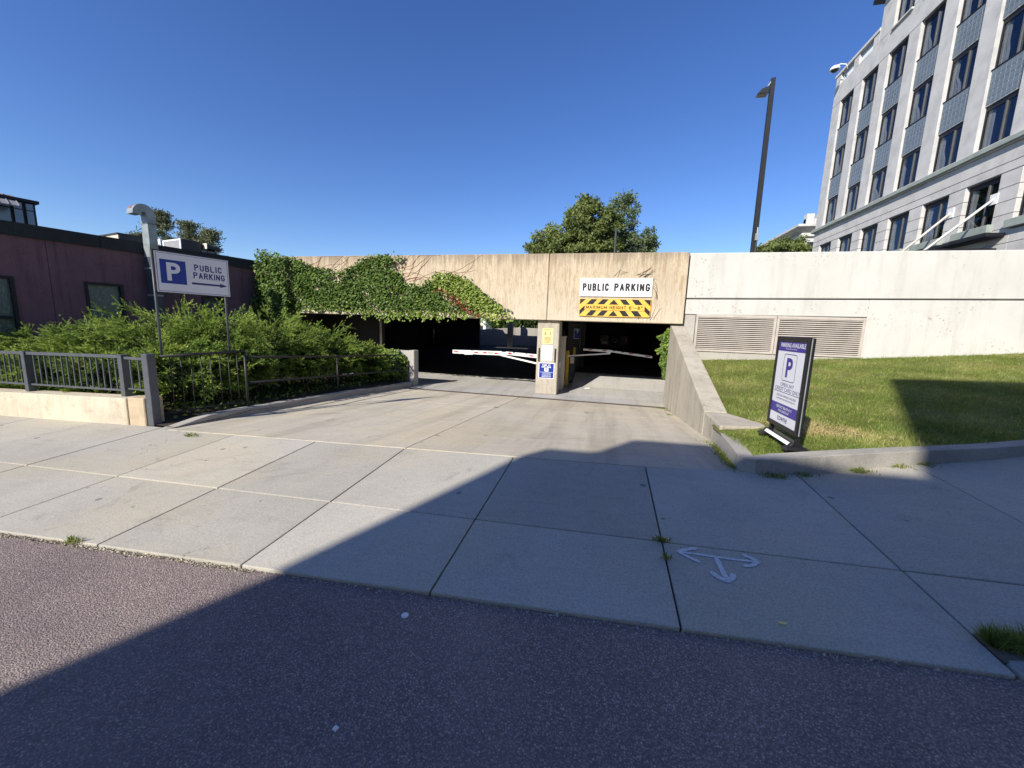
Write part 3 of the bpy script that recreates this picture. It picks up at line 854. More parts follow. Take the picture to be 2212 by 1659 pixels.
for k, (x0, x1) in enumerate(((2.34, 4.285), (4.30, 6.255))):
    v = thing("louvred_vent", ((x0 + x1) / 2, 11.56, 1.54), ["left metal louvre vent, beside the sloping wing wall", "right metal louvre vent, behind the standing sign board"][k], "vent", "louvre vents in the white wall")
    MB().box(x0, x1, 11.53, 11.60, 2.46, 2.53).box(x0, x1, 11.53, 11.60, 1.535, 1.585).box(x0, x0 + 0.055, 11.53, 11.60, 1.5855, 2.4595).box(x1 - 0.055, x1, 11.53, 11.60, 1.5855, 2.4595).build("frame", M_LOUV, v, bevel=0.004)
    ns = 17
    me = None
    for i in range(ns):
        zc_ = 1.612 + i * (0.835 / (ns - 1))
        if me is None:
            s = MB().hexa([(x0 + 0.056, 11.545, zc_ - 0.012), (x1 - 0.056, 11.545, zc_ - 0.012), (x1 - 0.056, 11.595, zc_ + 0.016), (x0 + 0.056, 11.595, zc_ + 0.016)],
                          [(x0 + 0.056, 11.545, zc_ + 0.012), (x1 - 0.056, 11.545, zc_ + 0.012), (x1 - 0.056, 11.595, zc_ + 0.022), (x0 + 0.056, 11.595, zc_ + 0.022)]).build("slat", M_LOUV, v)
            me = s.data
        else:
            s = link(bpy.data.objects.new("slat", me), v)
            s.location = (0, 0, i * (0.835 / (ns - 1)))

# sloping wing wall, with its low return into the grass
wg = thing("wing_wall", (1.8, 9, 0.3), "sloping concrete wing wall stepping down from garage to pavement beside the lawn", "retaining wall")
prof = [(11.57, 2.2), (11.30, 2.19), (6.62, 0.80)]
g = MB()
def xin(y): return interp(y, [6.3, 11.6], [1.60, 1.70])
top_i = [(xin(y), y, z) for y, z in prof]
top_o = [(xin(y) + 0.34, y, z) for y, z in prof]
bot_i = [(xin(y) - 0.01, y, -0.2) for y, _ in prof]
bot_o = [(xin(y) + 0.34, y, -0.2) for y, _ in prof]
vs = top_i + top_o + bot_o + bot_i
fs = []
for i in range(2):
    fs += [(i, i + 1, 3 + i + 1, 3 + i), (3 + i, 3 + i + 1, 6 + i + 1, 6 + i), (6 + i, 6 + i + 1, 9 + i + 1, 9 + i), (9 + i, 9 + i + 1, i + 1, i)]
fs += [(0, 3, 6, 9), (11, 8, 5, 2)]
g.add(vs, fs)
g.build("wall_body", M_WING, wg, bevel=0.02, seg=2)
MB().hexa([(1.585, 5.7, 0.1), (2.36, 5.86, 0.3), (1.94, 6.615, 0.3), (1.605, 6.615, 0.1)], [(1.60, 5.7, 0.79), (2.36, 5.88, 0.785), (1.94, 6.615, 0.797), (1.605, 6.615, 0.797)]).build("end_return", M_WING, wg, bevel=0.025, seg=2)

# ================================================================== LEFT: PLANTER WALL, RAILINGS
pw = thing("planter_wall", (-9, 4.4, 0.3), "low cream stone planter wall under the grey railing", "wall")
for (x0, x1, m_) in ((-13.6, -10.02, M_PLANT), (-10.01, -7.185, M_PLANT), (-18, -13.61, M_PLANT)):
    MB().hexa([(x0, 4.27, zs(x0, 4.27) - 0.2), (x1, 4.28, zs(x1, 4.28) - 0.2), (x1, 4.56, zs(x1, 4.28) - 0.2), (x0, 4.56, zs(x0, 4.27) - 0.2)],
              [(x0, 4.27, 0.63 + 0.0365 * (x0 + 10.19)), (x1, 4.28, 0.63 + 0.0365 * (x1 + 10.19)), (x1, 4.56, 0.63 + 0.0365 * (x1 + 10.19)), (x0, 4.56, 0.63 + 0.0365 * (x0 + 10.19))]).build("stone", m_, pw, bevel=0.008)
MB().hexa([(-7.165, 4.285, 0.15), (-6.83, 4.29, 0.15), (-6.83, 4.56, 0.15), (-7.165, 4.56, 0.15)], [(-7.165, 4.285, 0.755), (-6.83, 4.29, 0.765), (-6.83, 4.56, 0.765), (-7.165, 4.56, 0.755)]).build("stone", M_BLOCK, pw, bevel=0.012)

def copy_part(o, parent, loc=None):
    c = o.copy()
    c.parent = parent
    if loc is not None: c.location = loc
    COL.objects.link(c)
    return c

fr = thing("railing", (-9.5, 4.45, 0.65), "slate grey steel railing with square posts on the cream planter wall", "railing")
def rtop(x): return 1.315 + 0.0235 * (x + 9.61)
def rbot(x): return 0.775 + 0.0235 * (x + 9.61)
def wtop(x): return 0.63 + 0.0365 * (x + 10.19)
for px in (-14.2, -11.95, -9.70, -7.425):
    MB().box(px - 0.045, px + 0.045, 4.40, 4.50, wtop(px) - 0.02, rtop(px) + 0.035).build("post", M_FENCE, fr, bevel=0.004)
secs = [(-14.2, -11.95), (-11.95, -9.70), (-9.70, -7.425)]
bal = None
for a, b in secs:
    a, b = a + 0.046, b - 0.046
    MB().beam((a, 4.45, rtop(a)), (b, 4.45, rtop(b)), 0.05, 0.05).build("top_rail", M_FENCE, fr, bevel=0.004)
    MB().beam((a, 4.45, rbot(a)), (b, 4.45, rbot(b)), 0.035, 0.03).build("bottom_rail", M_FENCE, fr, bevel=0.003)
    nb = 15
    for i in range(nb):
        x = a + (b - a) * (i + 1) / (nb + 1)
        if bal is None:
            bal = MB().box(x - 0.009, x + 0.009, 4.441, 4.459, rbot(x) + 0.014, rtop(x) - 0.024).build("baluster", M_FENCE, fr)
            bx = x
        else:
            copy_part(bal, fr, (x - bx, 0, rtop(x) - rtop(bx)))
# short bay against the tall corner post
MB().beam((-7.378, 4.45, 1.35), (-6.83, 4.42, 1.355), 0.045, 0.04).build("top_rail", M_FENCE, fr, bevel=0.003)
MB().beam((-7.378, 4.45, 0.86), (-6.83, 4.42, 0.865), 0.03, 0.022).build("bottom_rail", M_FENCE, fr)
for x in (-7.26, -7.09, -6.93):
    MB().box(x - 0.009, x + 0.009, 4.43, 4.448, 0.872, 1.33).build("baluster", M_FENCE, fr)
MB().hexa([(-6.82, 4.31, 0.30), (-6.70, 4.31, 0.30), (-6.70, 4.43, 0.30), (-6.82, 4.43, 0.30)], [(-6.82, 4.31, 1.45), (-6.70, 4.31, 1.45), (-6.70, 4.43, 1.45), (-6.82, 4.43, 1.45)]).build("corner_post", M_FENCE, fr, bevel=0.006)

# barred panel that carries the parking sign, then the two-rail handrail
bp = thing("railing", (-6.6, 5.0, 0.4), "dark barred railing panel under the blue and white parking sign", "railing")
A, B = Vector((-6.70, 4.47, 0)), Vector((-6.425, 5.69, 0))
def ab(t, z): p = A.lerp(B, t); return (p.x, p.y, z)
MB().tube([ab(0, 1.40), ab(1, 1.435)], 0.022, 10).build("top_rail", M_RAIL, bp, smooth=True)
MB().tube([ab(0, 0.50), ab(1, 0.505)], 0.012, 8).build("bottom_rail", M_RAIL, bp, smooth=True)
MB().tube([ab(1, 0.30), ab(1, 1.435)], 0.022, 10).build("post", M_RAIL, bp, smooth=True)
for i in range(8):
    t = (i + 1) / 9
    MB().tube([ab(t, 0.50), ab(t, 1.41)], 0.0085, 6).build("baluster", M_RAIL, bp, smooth=True)
hr = thing("handrail", (-6.45, 8.5, 0.3), "dark two-bar handrail running along the kerb in front of the junipers", "handrail")
hp = [(-6.42, 5.72, 1.32), (-6.45, 6.81, 1.25), (-6.45, 8.17, 1.165), (-6.40, 10.77, 1.03), (-6.38, 11.12, 1.015), (-6.37, 11.24, 0.96), (-6.37, 11.28, 0.77), (-6.37, 11.24, 0.58), (-6.38, 11.12, 0.525), (-6.40, 10.8, 0.53), (-6.45, 8.25, 0.675), (-6.45, 6.8, 0.775), (-6.42, 5.72, 0.84)]
MB().tube(hp, 0.021, 10).build("rail", M_RAIL, hr, smooth=True)
MB().tube([(-6.45, 8.22, 0.15), (-6.45, 8.22, 1.15)], 0.019, 10).build("post", M_RAIL, hr, smooth=True)
MB().tube([(-6.40, 10.85, 0.08), (-6.40, 10.85, 1.02)], 0.019, 10).build("post", M_RAIL, hr, smooth=True)

# ================================================================== SIGNS
# parking sign with arrow on two posts
up = Vector((0, 0, 1))
sr = Vector((math.sin(R(14)), math.cos(R(14)), 0))
so = Vector((-6.715, 4.54, 2.375))
ps = thing("parking_sign", (-6.6, 5.0, 1.4), "pale parking sign with blue P square and long right arrow on two posts", "sign")
F = frame_mat(so, sr, up)
W_, H_ = 1.04, 0.645
g = MB(F); g.box(0, W_, 0, H_, -0.035, -0.004); g.build("frame", M_BLACK, ps, bevel=0.003)
g = MB(F); g.box(0.018, W_ - 0.018, 0.018, H_ - 0.018, -0.004, 0.0); panel = g.build("panel", M_SIGNL, ps)
g = MB(F)
for (x0, y0, x1, y1) in ((0.034, 0.034, W_ - 0.034, 0.040), (0.034, H_ - 0.040, W_ - 0.034, H_ - 0.034), (0.034, 0.040, 0.040, H_ - 0.040), (W_ - 0.040, 0.040, W_ - 0.034, H_ - 0.040)):
    rect(g, x0, y0, x1, y1, 0.0015)
caps(g, "PUBLIC", 0.52, 0.395, 0.915, 0.495, 0.0015, 0.17, 0.42)
caps(g, "PARKING", 0.50, 0.27, 0.955, 0.370, 0.0015, 0.17, 0.36)
g.add([(0.47, 0.175, 0.0015), (0.875, 0.175, 0.0015), (0.875, 0.155, 0.0015), (0.985, 0.190, 0.0015), (0.875, 0.225, 0.0015), (0.875, 0.205, 0.0015), (0.47, 0.205, 0.0015)], [(0, 1, 2, 3, 4, 5, 6)])
g.build("lettering", M_NAVY, panel)
g = MB(F); rect(g, 0.075, 0.155, 0.405, 0.515, 0.0015); g.build("blue_square", M_BLUE, panel)
g = MB(F); text(g, "P", 0.155, 0.20, 0.33, 0.475, 0.003, 0.028); g.build("letter", M_SIGNL, panel)
for s_, zt in ((0.01, 1.41), (0.97, 1.44)):
    p = so + sr * s_
    MB().tube([(p.x - 0.055, p.y + 0.014, zt), (p.x - 0.055, p.y + 0.014, 3.0)], 0.017, 8).build("post", M_FENCE, ps, smooth=True)

# PUBLIC PARKING board and the height warning under it
s1 = thing("parking_board", (0.14, 11.43, 2.95), "white board reading PUBLIC PARKING in black on the garage beam", "sign")
F = frame_mat((-0.835, 11.415, 2.955), (1, 0, 0), (0, 0, 1))
g = MB(F); g.box(0, 1.96, 0, 0.505, -0.028, 0); pn = g.build("panel", M_SIGNW, s1, bevel=0.003)
g = MB(F)
caps(g, "PUBLIC", 0.075, 0.15, 0.80, 0.365, 0.003, 0.21, 0.42)
caps(g, "PARKING", 0.945, 0.15, 1.90, 0.365, 0.003, 0.21, 0.42)
g.build("lettering", M_INK, pn)
g = MB(F)
g.tube([(1.80, 0.055, 0.003), (1.83, 0.03, 0.003), (1.86, 0.06, 0.003), (1.90, 0.03, 0.003), (1.90, 0.065, 0.003), (1.84, 0.07, 0.003)], 0.003, 4)
g.build("maker_mark", M_INKG, pn)
g = MB(F)
for x in (0.98, 0.06, 1.90): g.lathe([(0.010, -0.001), (0.010, 0.004), (0.0, 0.005)], (x, 0.475, 0), 8)
g.build("bolt", M_GALV, s1)
s2 = thing("height_sign", (0.15, 11.43, 2.4), "yellow and black chevron sign reading MAXIMUM HEIGHT below the white board", "sign")
F = frame_mat((-0.825, 11.41, 2.405), (1, 0, 0), (0, 0, 1))
SW, SH = 1.95, 0.485
g = MB(F)
g.hexa([(0, 0, -0.02), (SW * 0.5, -0.012, -0.02), (SW - 0.03, 0.0, -0.02), (SW, 0.03, -0.02), (SW, SH, -0.02), (0, SH, -0.02)],
       [(0, 0, 0), (SW * 0.5, -0.012, 0), (SW - 0.03, 0.0, 0), (SW, 0.03, 0), (SW, SH, 0), (0, SH, 0)])
pn = g.build("panel", M_YEL, s2)
g = MB(F)
def poly(pts, z=0.002): g.add([(0.012 + p[0] * (SW - 0.024), 0.012 + (1 - p[1]) * (SH - 0.024), z) for p in pts], [tuple(range(len(pts)))])
poly([(0, 0), (0.085, 0), (0, 0.33)])
for t0, t1, b0, b1 in ((.165, .25, .095, .19), (.325, .415, .255, .35), (.57, .655, .63, .72), (.735, .83, .795, .895)):
    poly([(t0, 0), (t1, 0), (b1, .31), (b0, .31)])
    poly([(t0, .67), (t1, .67), (b1, 1), (b0, 1)])
poly([(.487, .01), (.555, .31), (.42, .31)]); poly([(.49, .68), (.555, 1), (.42, 1)])
poly([(.905, 0), (1, 0), (1, .38)]); poly([(0, .68), (.075, .38), (.075, .66), (0, .97)]); poly([(.925, .40), (1, .68), (1, .97), (.925, .68)])
g.build("chevrons", M_INK, pn)
g = MB(F); g.box(0.155, SW - 0.165, 0.165, 0.325, 0.0025, 0.012); pq = g.build("plaque", M_YEL, s2, bevel=0.002)
g = MB(F)
caps(g, "MAXIMUM", 0.19, 0.20, 0.775, 0.290, 0.0135, 0.19, 0.4)
caps(g, "HEIGHT", 0.845, 0.20, 1.30, 0.290, 0.0135, 0.19, 0.4)
caps(g, "6'-8\"", 1.37, 0.20, 1.73, 0.290, 0.0135, 0.19, 0.5)
g.build("lettering", M_BROWN, pq)

# notices on the column
def lines(g, x0, x1, ys, h, z=0.002, var=0.25):
    for y_ in ys:
        xa = x0 + random.uniform(0, var) * (x1 - x0) * 0.5
        xb = x1 - random.uniform(0, var) * (x1 - x0) * 0.5
        x_ = xa
        while x_ < xb:
            w2 = random.uniform(0.012, 0.035)
            rect(g, x_, y_, min(x_ + w2, xb), y_ + h, z)
            x_ += w2 + 0.006
def notice(name, x0, x1, z0, z1, mat, label, rad=0.02):
    t_ = thing(name, ((x0 + x1) / 2, 11.57, z0), label, "sign", "notices on the garage column")
    F_ = frame_mat((x0, 11.572, z0), (1, 0, 0), (0, 0, 1))
    w2, h2 = x1 - x0, z1 - z0
    pts = []
    for cx_, cy_, a0 in ((w2 - rad, rad, -90), (w2 - rad, h2 - rad, 0), (rad, h2 - rad, 90), (rad, rad, 180)):
        for k in range(4): pts.append((cx_ + rad * math.cos(R(a0 + k * 30)), cy_ + rad * math.sin(R(a0 + k * 30))))
    g_ = MB(F_); g_.prism(pts, -0.006, 0)
    return t_, F_, g_.build("panel", mat, t_), w2, h2
t1, F, pn, w2, h2 = notice("rate_notice", -1.885, -1.56, 1.545, 2.015, M_PALEY, "faded yellow rate notice, topmost on the garage column")
g = MB(F)
lines(g, 0.05, w2 - 0.04, [h2 - 0.04], 0.012, var=0.1)
lines(g, 0.05, w2 - 0.05, [h2 - 0.062], 0.006)
for i in range(5):
    rect(g, 0.06, h2 - 0.12 - i * 0.022, 0.11 + 0.01 * (i % 3), h2 - 0.108 - i * 0.022, 0.002)
    rect(g, w2 - 0.10, h2 - 0.12 - i * 0.022, w2 - 0.065, h2 - 0.108 - i * 0.022, 0.002)
lines(g, 0.05, w2 - 0.04, [0.205, 0.19, 0.165, 0.15], 0.008)
g.build("lettering", M_BROWN, pn)
g = MB(F); lines(g, 0.05, w2 - 0.05, [0.125, 0.105, 0.075], 0.008); rect(g, 0.11, 0.04, 0.2, 0.055, 0.002); g.build("red_lettering", M_RED, pn)
t1, F, pn, w2, h2 = notice("white_notice", -1.885, -1.56, 1.035, 1.51, M_SIGNW, "white printed notice, middle one on the garage column")
g = MB(F)
rect(g, 0.07, h2 - 0.055, w2 - 0.06, h2 - 0.040, 0.002)
lines(g, 0.06, w2 - 0.06, [h2 - 0.10, h2 - 0.16, h2 - 0.178, h2 - 0.235, h2 - 0.252, h2 - 0.269, 0.15, 0.133, 0.116, 0.099, 0.05], 0.008)
g.build("lettering", M_INKG, pn)
t1, F, pn, w2, h2 = notice("risk_notice", -1.955, -1.48, 0.495, 0.975, M_SIGNW, "blue park at own risk notice, lowest on the garage column", 0.004)
g = MB(F); rect(g, 0.018, 0.018, w2 - 0.018, h2 - 0.018, 0.0015); g.build("blue_field", M_BLUE, pn)
g = MB(F)
caps(g, "PARK AT", 0.11, h2 - 0.095, w2 - 0.12, h2 - 0.045, 0.003, 0.26, 0.4)
caps(g, "OWN RISK", 0.09, h2 - 0.15, w2 - 0.10, h2 - 0.105, 0.003, 0.26, 0.4)
rect(g, 0.175, 0.215, 0.30, 0.325, 0.003)
lines(g, 0.045, w2 - 0.04, [0.185], 0.012, 0.003, 0.05)
lines(g, 0.09, w2 - 0.08, [0.155, 0.13, 0.105, 0.08, 0.06, 0.042], 0.008, 0.003)
lt = g.build("lettering", M_SIGNW, pn)
g = MB(F); text(g, "P", 0.215, 0.232, 0.262, 0.308, 0.0045, 0.02); g.build("letter", M_INK, pn)
for k, x in enumerate((-1.965, -1.475)):
    t_ = thing("post_bracket", (x, 11.57, 1.0), ["dark upright bracket bar left of the white column notice", "dark upright bracket bar right of the white column notice"][k], "bracket", "bracket bars on the column")
    MB().box(x - 0.017, x + 0.017, 11.545, 11.579, 1.01, 1.42).build("bar", M_BLACK, t_, bevel=0.004)
    MB().tube([(x, 11.56, 1.06), (x, 11.53, 1.06)], 0.008, 6).tube([(x, 11.56, 1.37), (x, 11.53, 1.37)], 0.008, 6).build("bolt", M_GALV, t_)
cp_ = thing("switch_plate", (-1.375, 12.0, 0.9), "small blank white plate on the shaded side of the column", "plate")
MB().box(-1.379, -1.368, 11.92, 12.22, 0.80, 0.97).build("plate", M_SIGNW, cp_, bevel=0.002)
MB().tube([(-1.368, 11.95, 0.945), (-1.364, 11.95, 0.945)], 0.008, 6).build("screw", M_GALV, cp_)
MB().tube([(-1.368, 12.19, 0.825), (-1.364, 12.19, 0.825)], 0.008, 6).build("screw", M_GALV, cp_)
# dim sign deep in the garage
ds = thing("garage_notice", (-1.15, 15.85, 1.6), "dim dark blue parking notice on the inner garage column", "sign")
F = frame_mat((-1.30, 15.89, 1.62), (1, 0, 0), (0, 0, 1))
g = MB(F); g.box(0, 0.28, 0, 0.41, -0.008, 0); pn = g.build("panel", M_SIGNL, ds)
g = MB(F); rect(g, 0.012, 0.012, 0.268, 0.398, 0.0015); g.build("blue_field", M_BLUE, pn)
g = MB(F); text(g, "P", 0.12, 0.22, 0.17, 0.30, 0.003, 0.02); rect(g, 0.06, 0.32, 0.22, 0.335, 0.003); rect(g, 0.05, 0.345, 0.23, 0.365, 0.003); g.build("lettering", M_SIGNL, pn)

# standing sign board on the grass
sb = thing("sign_board", (2.06, 4.92, 0.80), "tall black framed sandwich board with violet bands and a big P on the grass", "sign board")
X0 = 2.045
F = frame_mat((X0, 5.40, 0.965), (0, -1, 0), (0, 0, 1))     # x runs from the far edge to the near edge, reader stands at -X
BW, BH = 0.785, 1.07
g = MB(F)
for (x0, x1, y0, y1) in ((0, 0.055, 0, BH), (BW - 0.055, BW, 0, BH), (0.0555, BW - 0.0555, 0, 0.055), (0.0555, BW - 0.0555, BH - 0.06, BH)):
    g.box(x0, x1, y0, y1, -0.018, 0.006)
g.build("frame", M_BLACK, sb, bevel=0.006)
g = MB(F)
for (x0, x1, y0, y1) in ((0, 0.055, 0, BH - 0.01), (BW - 0.055, BW, 0, BH - 0.01), (0.0555, BW - 0.0555, 0, 0.055), (0.0555, BW - 0.0555, BH - 0.07, BH - 0.01)):
    g.box(x0, x1, y0, y1, -0.056, -0.032)
g.build("rear_frame", M_BLACK, sb, bevel=0.006)
g = MB(F); g.box(BW - 0.045, BW - 0.012, 0.01, BH - 0.02, -0.0315, -0.0185); g.build("spacer", M_GALV, sb)
g = MB(F); g.box(0.012, 0.045, 0.01, BH - 0.02, -0.0315, -0.0185); g.build("spacer", M_GALV, sb)
g = MB(F); g.box(0.05, BW - 0.05, 0.05, BH - 0.055, -0.022, -0.004); pn = g.build("poster", M_SIGNL, sb)
g = MB(F)
rect(g, 0.056, 0.90, BW - 0.056, BH - 0.060, -0.0025)
g.build("violet_band", M_PURPLE, pn)
g = MB(F)
rect(g, 0.056, 0.165, BW - 0.056, 0.285, -0.0025)
g.build("violet_band", M_PURPLE, pn)
g = MB(F)
text(g, "PARKING AVAILABLE", 0.115, 0.945, BW - 0.075, 0.995, -0.001, 0.012)
text(g, "Privately Owned Garage", 0.25, 0.917, BW - 0.26, 0.935, -0.001, 0.006)
text(g, "CONTACT 866-291-6111", 0.20, 0.23, BW - 0.19, 0.262, -0.001, 0.010)
text(g, "WITH QUESTIONS", 0.26, 0.183, BW - 0.25, 0.213, -0.001, 0.010)
g.build("white_lettering", M_SIGNW, pn)
g = MB(F)
pts = []
rx0, rx1, ry0, ry1, rr = 0.235, 0.555, 0.555, 0.87, 0.035
def rrect(x0, y0, x1, y1, r_):
    o_ = []
    for cx_, cy_, a0 in ((x1 - r_, y0 + r_, -90), (x1 - r_, y1 - r_, 0), (x0 + r_, y1 - r_, 90), (x0 + r_, y0 + r_, 180)):
        for k in range(5): o_.append((cx_ + r_ * math.cos(R(a0 + k * 22.5)), cy_ + r_ * math.sin(R(a0 + k * 22.5))))
    return o_
oo, ii = rrect(rx0, ry0, rx1, ry1, rr), rrect(rx0 + 0.007, ry0 + 0.007, rx1 - 0.007, ry1 - 0.007, rr - 0.007)
n_ = len(oo)
g.add([(a, b, -0.0025) for a, b in oo + ii], [(i, (i + 1) % n_, n_ + (i + 1) % n_, n_ + i) for i in range(n_)])
text(g, "OPEN 24/7", 0.235, 0.490, 0.565, 0.530, -0.0025, 0.0)
text(g, "CREDIT CARD ONLY", 0.10, 0.435, BW - 0.06, 0.478, -0.0025, 0.0)
rect(g, 0.085, 0.418, BW - 0.07, 0.424, -0.0025)
text(g, "MONTHLY PARKING AVAILABLE", 0.17, 0.365, BW - 0.13, 0.390, -0.0025, 0.0)
text(g, "towneparkmonthlyparking.com", 0.17, 0.325, BW - 0.14, 0.352, -0.0025, 0.0)
text(g, "towne", 0.265, 0.085, 0.515, 0.145, -0.0025, 0.004)
g.build("dark_lettering", M_NAVY, pn)
g = MB(F); text(g, "P", 0.315, 0.60, 0.47, 0.825, -0.0025, 0.03); g.build("letter", M_PURPLE, pn)
g = MB(F)
g.hexa([(0.02, -0.115, -0.10), (BW - 0.02, -0.115, -0.10), (BW - 0.02, -0.115, 0.05), (0.02, -0.115, 0.05)], [(0.02, -0.07, -0.06), (BW - 0.02, -0.07, -0.06), (BW - 0.02, -0.07, 0.012), (0.02, -0.07, 0.012)])
g.build("base_bar", M_BLACK, sb, bevel=0.006)
g = MB(F)
g.hexa([(0.12, -0.105, 0.046), (BW - 0.09, -0.105, 0.046), (BW - 0.06, -0.105, 0.05), (0.09, -0.105, 0.05)], [(0.09, -0.075, 0.022), (BW - 0.06, -0.075, 0.022), (BW - 0.06, -0.075, 0.027), (0.09, -0.075, 0.027)])
g.build("white_strip", M_SIGNW, sb)
for x in (0.05, BW - 0.05):
    g = MB(F); g.box(x - 0.025, x + 0.025, -0.10, 0.02, -0.06, -0.018); g.build("leg", M_BLACK, sb, bevel=0.004)
    g = MB(F); g.hexa([(x - 0.07, -0.15, -0.17), (x + 0.07, -0.15, -0.17), (x + 0.07, -0.15, 0.10), (x - 0.07, -0.15, 0.10)], [(x - 0.05, -0.105, -0.11), (x + 0.05, -0.105, -0.11), (x + 0.05, -0.105, 0.05), (x - 0.05, -0.105, 0.05)]); g.build("foot", M_BLACK, sb, bevel=0.01)

# ================================================================== BARRIERS, BOLLARDS, JEEP
def arm_plate(F_, x0, x1, z0a, z1a, z0b, z1b, mat, name, root, th=0.03):
    g_ = MB()
    g_.hexa([(x0, F_, z0a), (x1, F_, z0b), (x1, F_ + th, z0b), (x0, F_ + th, z0a)], [(x0, F_, z1a), (x1, F_, z1b), (x1, F_ + th, z1b), (x0, F_ + th, z1a)])
    return g_.build(name, mat, root, bevel=0.006)
def stripe(y, x, zc_, w2, h2, slant, root, mat, name="reflector"):
    g_ = MB()
    g_.hexa([(x, y - 0.003, zc_ - h2 / 2), (x + w2, y - 0.003, zc_ - h2 / 2), (x + w2, y - 0.0005, zc_ - h2 / 2), (x, y - 0.0005, zc_ - h2 / 2)],
            [(x - slant, y - 0.003, zc_ + h2 / 2), (x + w2 - slant, y - 0.003, zc_ + h2 / 2), (x + w2 - slant, y - 0.0005, zc_ + h2 / 2), (x - slant, y - 0.0005, zc_ + h2 / 2)])
    return g_.build(name, mat, root)
b1 = thing("barrier_gate", (-1.9, 12.7, 0), "sunlit white folding barrier arm with red stripes across the left lane", "barrier gate", "barrier gates of the garage")
BY = 12.6
a1 = arm_plate(BY, -5.2, -3.42, 1.03, 1.155, 1.045, 1.185, M_ARM, "outer_arm", b1)
a2 = arm_plate(BY, -3.28, -2.02, 1.08, 1.185, 1.005, 1.13, M_ARM, "inner_arm", b1)
MB().box(-3.45, -3.2, BY - 0.012, BY + 0.05, 1.075, 1.165).build("hinge", M_ARM, b1, bevel=0.01)
MB().beam((-3.48, BY + 0.03, 1.06), (-1.95, BY + 0.06, 0.79), 0.03, 0.055).build("strut", M_ARM, b1, bevel=0.004)
for (x, z_, p_) in ((-5.12, 1.095, a1), (-4.39, 1.105, a1)): stripe(BY, x, z_, 0.17, 0.045, 0.06, p_, M_RED)
for x in (-4.08, -3.68): stripe(BY, x, 1.11, 0.13, 0.05, 0.0, p_, M_RED)
stripe(BY, -3.92, 1.112, 0.21, 0.05, 0.0, a1, M_GALV, "lamp_strip")
for (x, z_) in ((-3.17, 1.118), (-2.43, 1.083)): stripe(BY, x, z_, 0.15, 0.045, 0.06, a2, M_RED)
g = MB(); g.tube([(-4.85, BY - 0.012, 1.06), (-4.7, BY - 0.03, 1.02), (-4.45, BY - 0.03, 1.035), (-4.4, BY - 0.012, 1.06)], 0.012, 6); g.build("cable", M_ARM, b1, smooth=True)
MB().box(-2.02, -1.72, 12.45, 12.85, 0.02, 1.25).build("cabinet", M_BEIGE, b1, bevel=0.02)
b2 = thing("barrier_gate", (-1.4, 12.7, 0), "shaded white folding barrier arm with red stripes across the right lane", "barrier gate", "barrier gates of the garage")
MB().box(-1.58, -1.30, 12.50, 12.95, 0.02, 1.72).build("cabinet", M_BEIGE, b2, bevel=0.015)
MB().box(-1.60, -1.28, 12.47, 12.98, 1.7205, 1.78).build("cabinet_cap", M_BEIGE, b2, bevel=0.01)
MB().box(-1.50, -1.34, 12.6, 12.8, 1.781, 2.0).build("lamp_head", M_BLACK, b2, bevel=0.01)
BY = 13.2
a1 = arm_plate(BY, -0.74, 0.02, 1.31, 1.375, 1.29, 1.365, M_ARM, "inner_arm", b2)
a2 = arm_plate(BY, 0.14, 1.48, 1.30, 1.36, 1.16, 1.232, M_ARM, "outer_arm", b2)
MB().beam((-1.25, BY + 0.04, 1.095), (0.15, BY + 0.03, 1.25), 0.03, 0.045).build("strut", M_ARM, b2, bevel=0.004)
MB().box(0.02, 0.18, BY - 0.01, BY + 0.05, 1.27, 1.37).build("hinge", M_ARM, b2, bevel=0.01)
for (x, z_, p_) in ((-0.60, 1.345, a1), (-0.12, 1.335, a1), (0.72, 1.272, a2), (1.25, 1.215, a2)): stripe(BY, x, z_, 0.13, 0.03, -0.04, p_, M_RED)
for x in (0.22, 0.50): stripe(BY, x, 1.332 - (x - 0.22) * 0.11, 0.08, 0.03, 0.0, a2, M_INKG, "label_plate")
for k, (x, y, h_) in enumerate(((-1.27, 13.42, 1.27), (-1.20, 15.45, 1.29))):
    t_ = thing("bollard", (x, y, 0.0), ["yellow steel bollard nearer the column, in front of the other bollard", "yellow steel bollard farther inside the dark right lane"][k], "bollard", "yellow bollards behind the column")
    MB().lathe([(0.056, -0.05), (0.056, h_ - 0.02), (0.045, h_), (0.0, h_ + 0.004)], (x, y, 0), 16).build("pole", M_BOLL, t_, smooth=False)
    MB().lathe([(0.075, -0.02), (0.075, 0.02), (0.06, 0.03)], (x, y, 0.0), 16).build("collar", M_DGREY, t_)
pm = thing("ticket_machine", (-1.18, 14.4, 0), "small grey payment post between the two yellow bollards", "ticket machine")
MB().box(-1.28, -1.08, 14.3, 14.55, 0.0, 1.05).build("cabinet", M_DGREY, pm, bevel=0.015)
MB().box(-1.25, -1.11, 14.288, 14.2995, 0.75, 0.98).build("front_plate", M_BEIGE, pm)
MB().lathe([(0.02, 0), (0.02, 0.01)], (0, 0, 0), 10).build("button", M_RED, pm).location = (0.02, -0.10, 0.9)
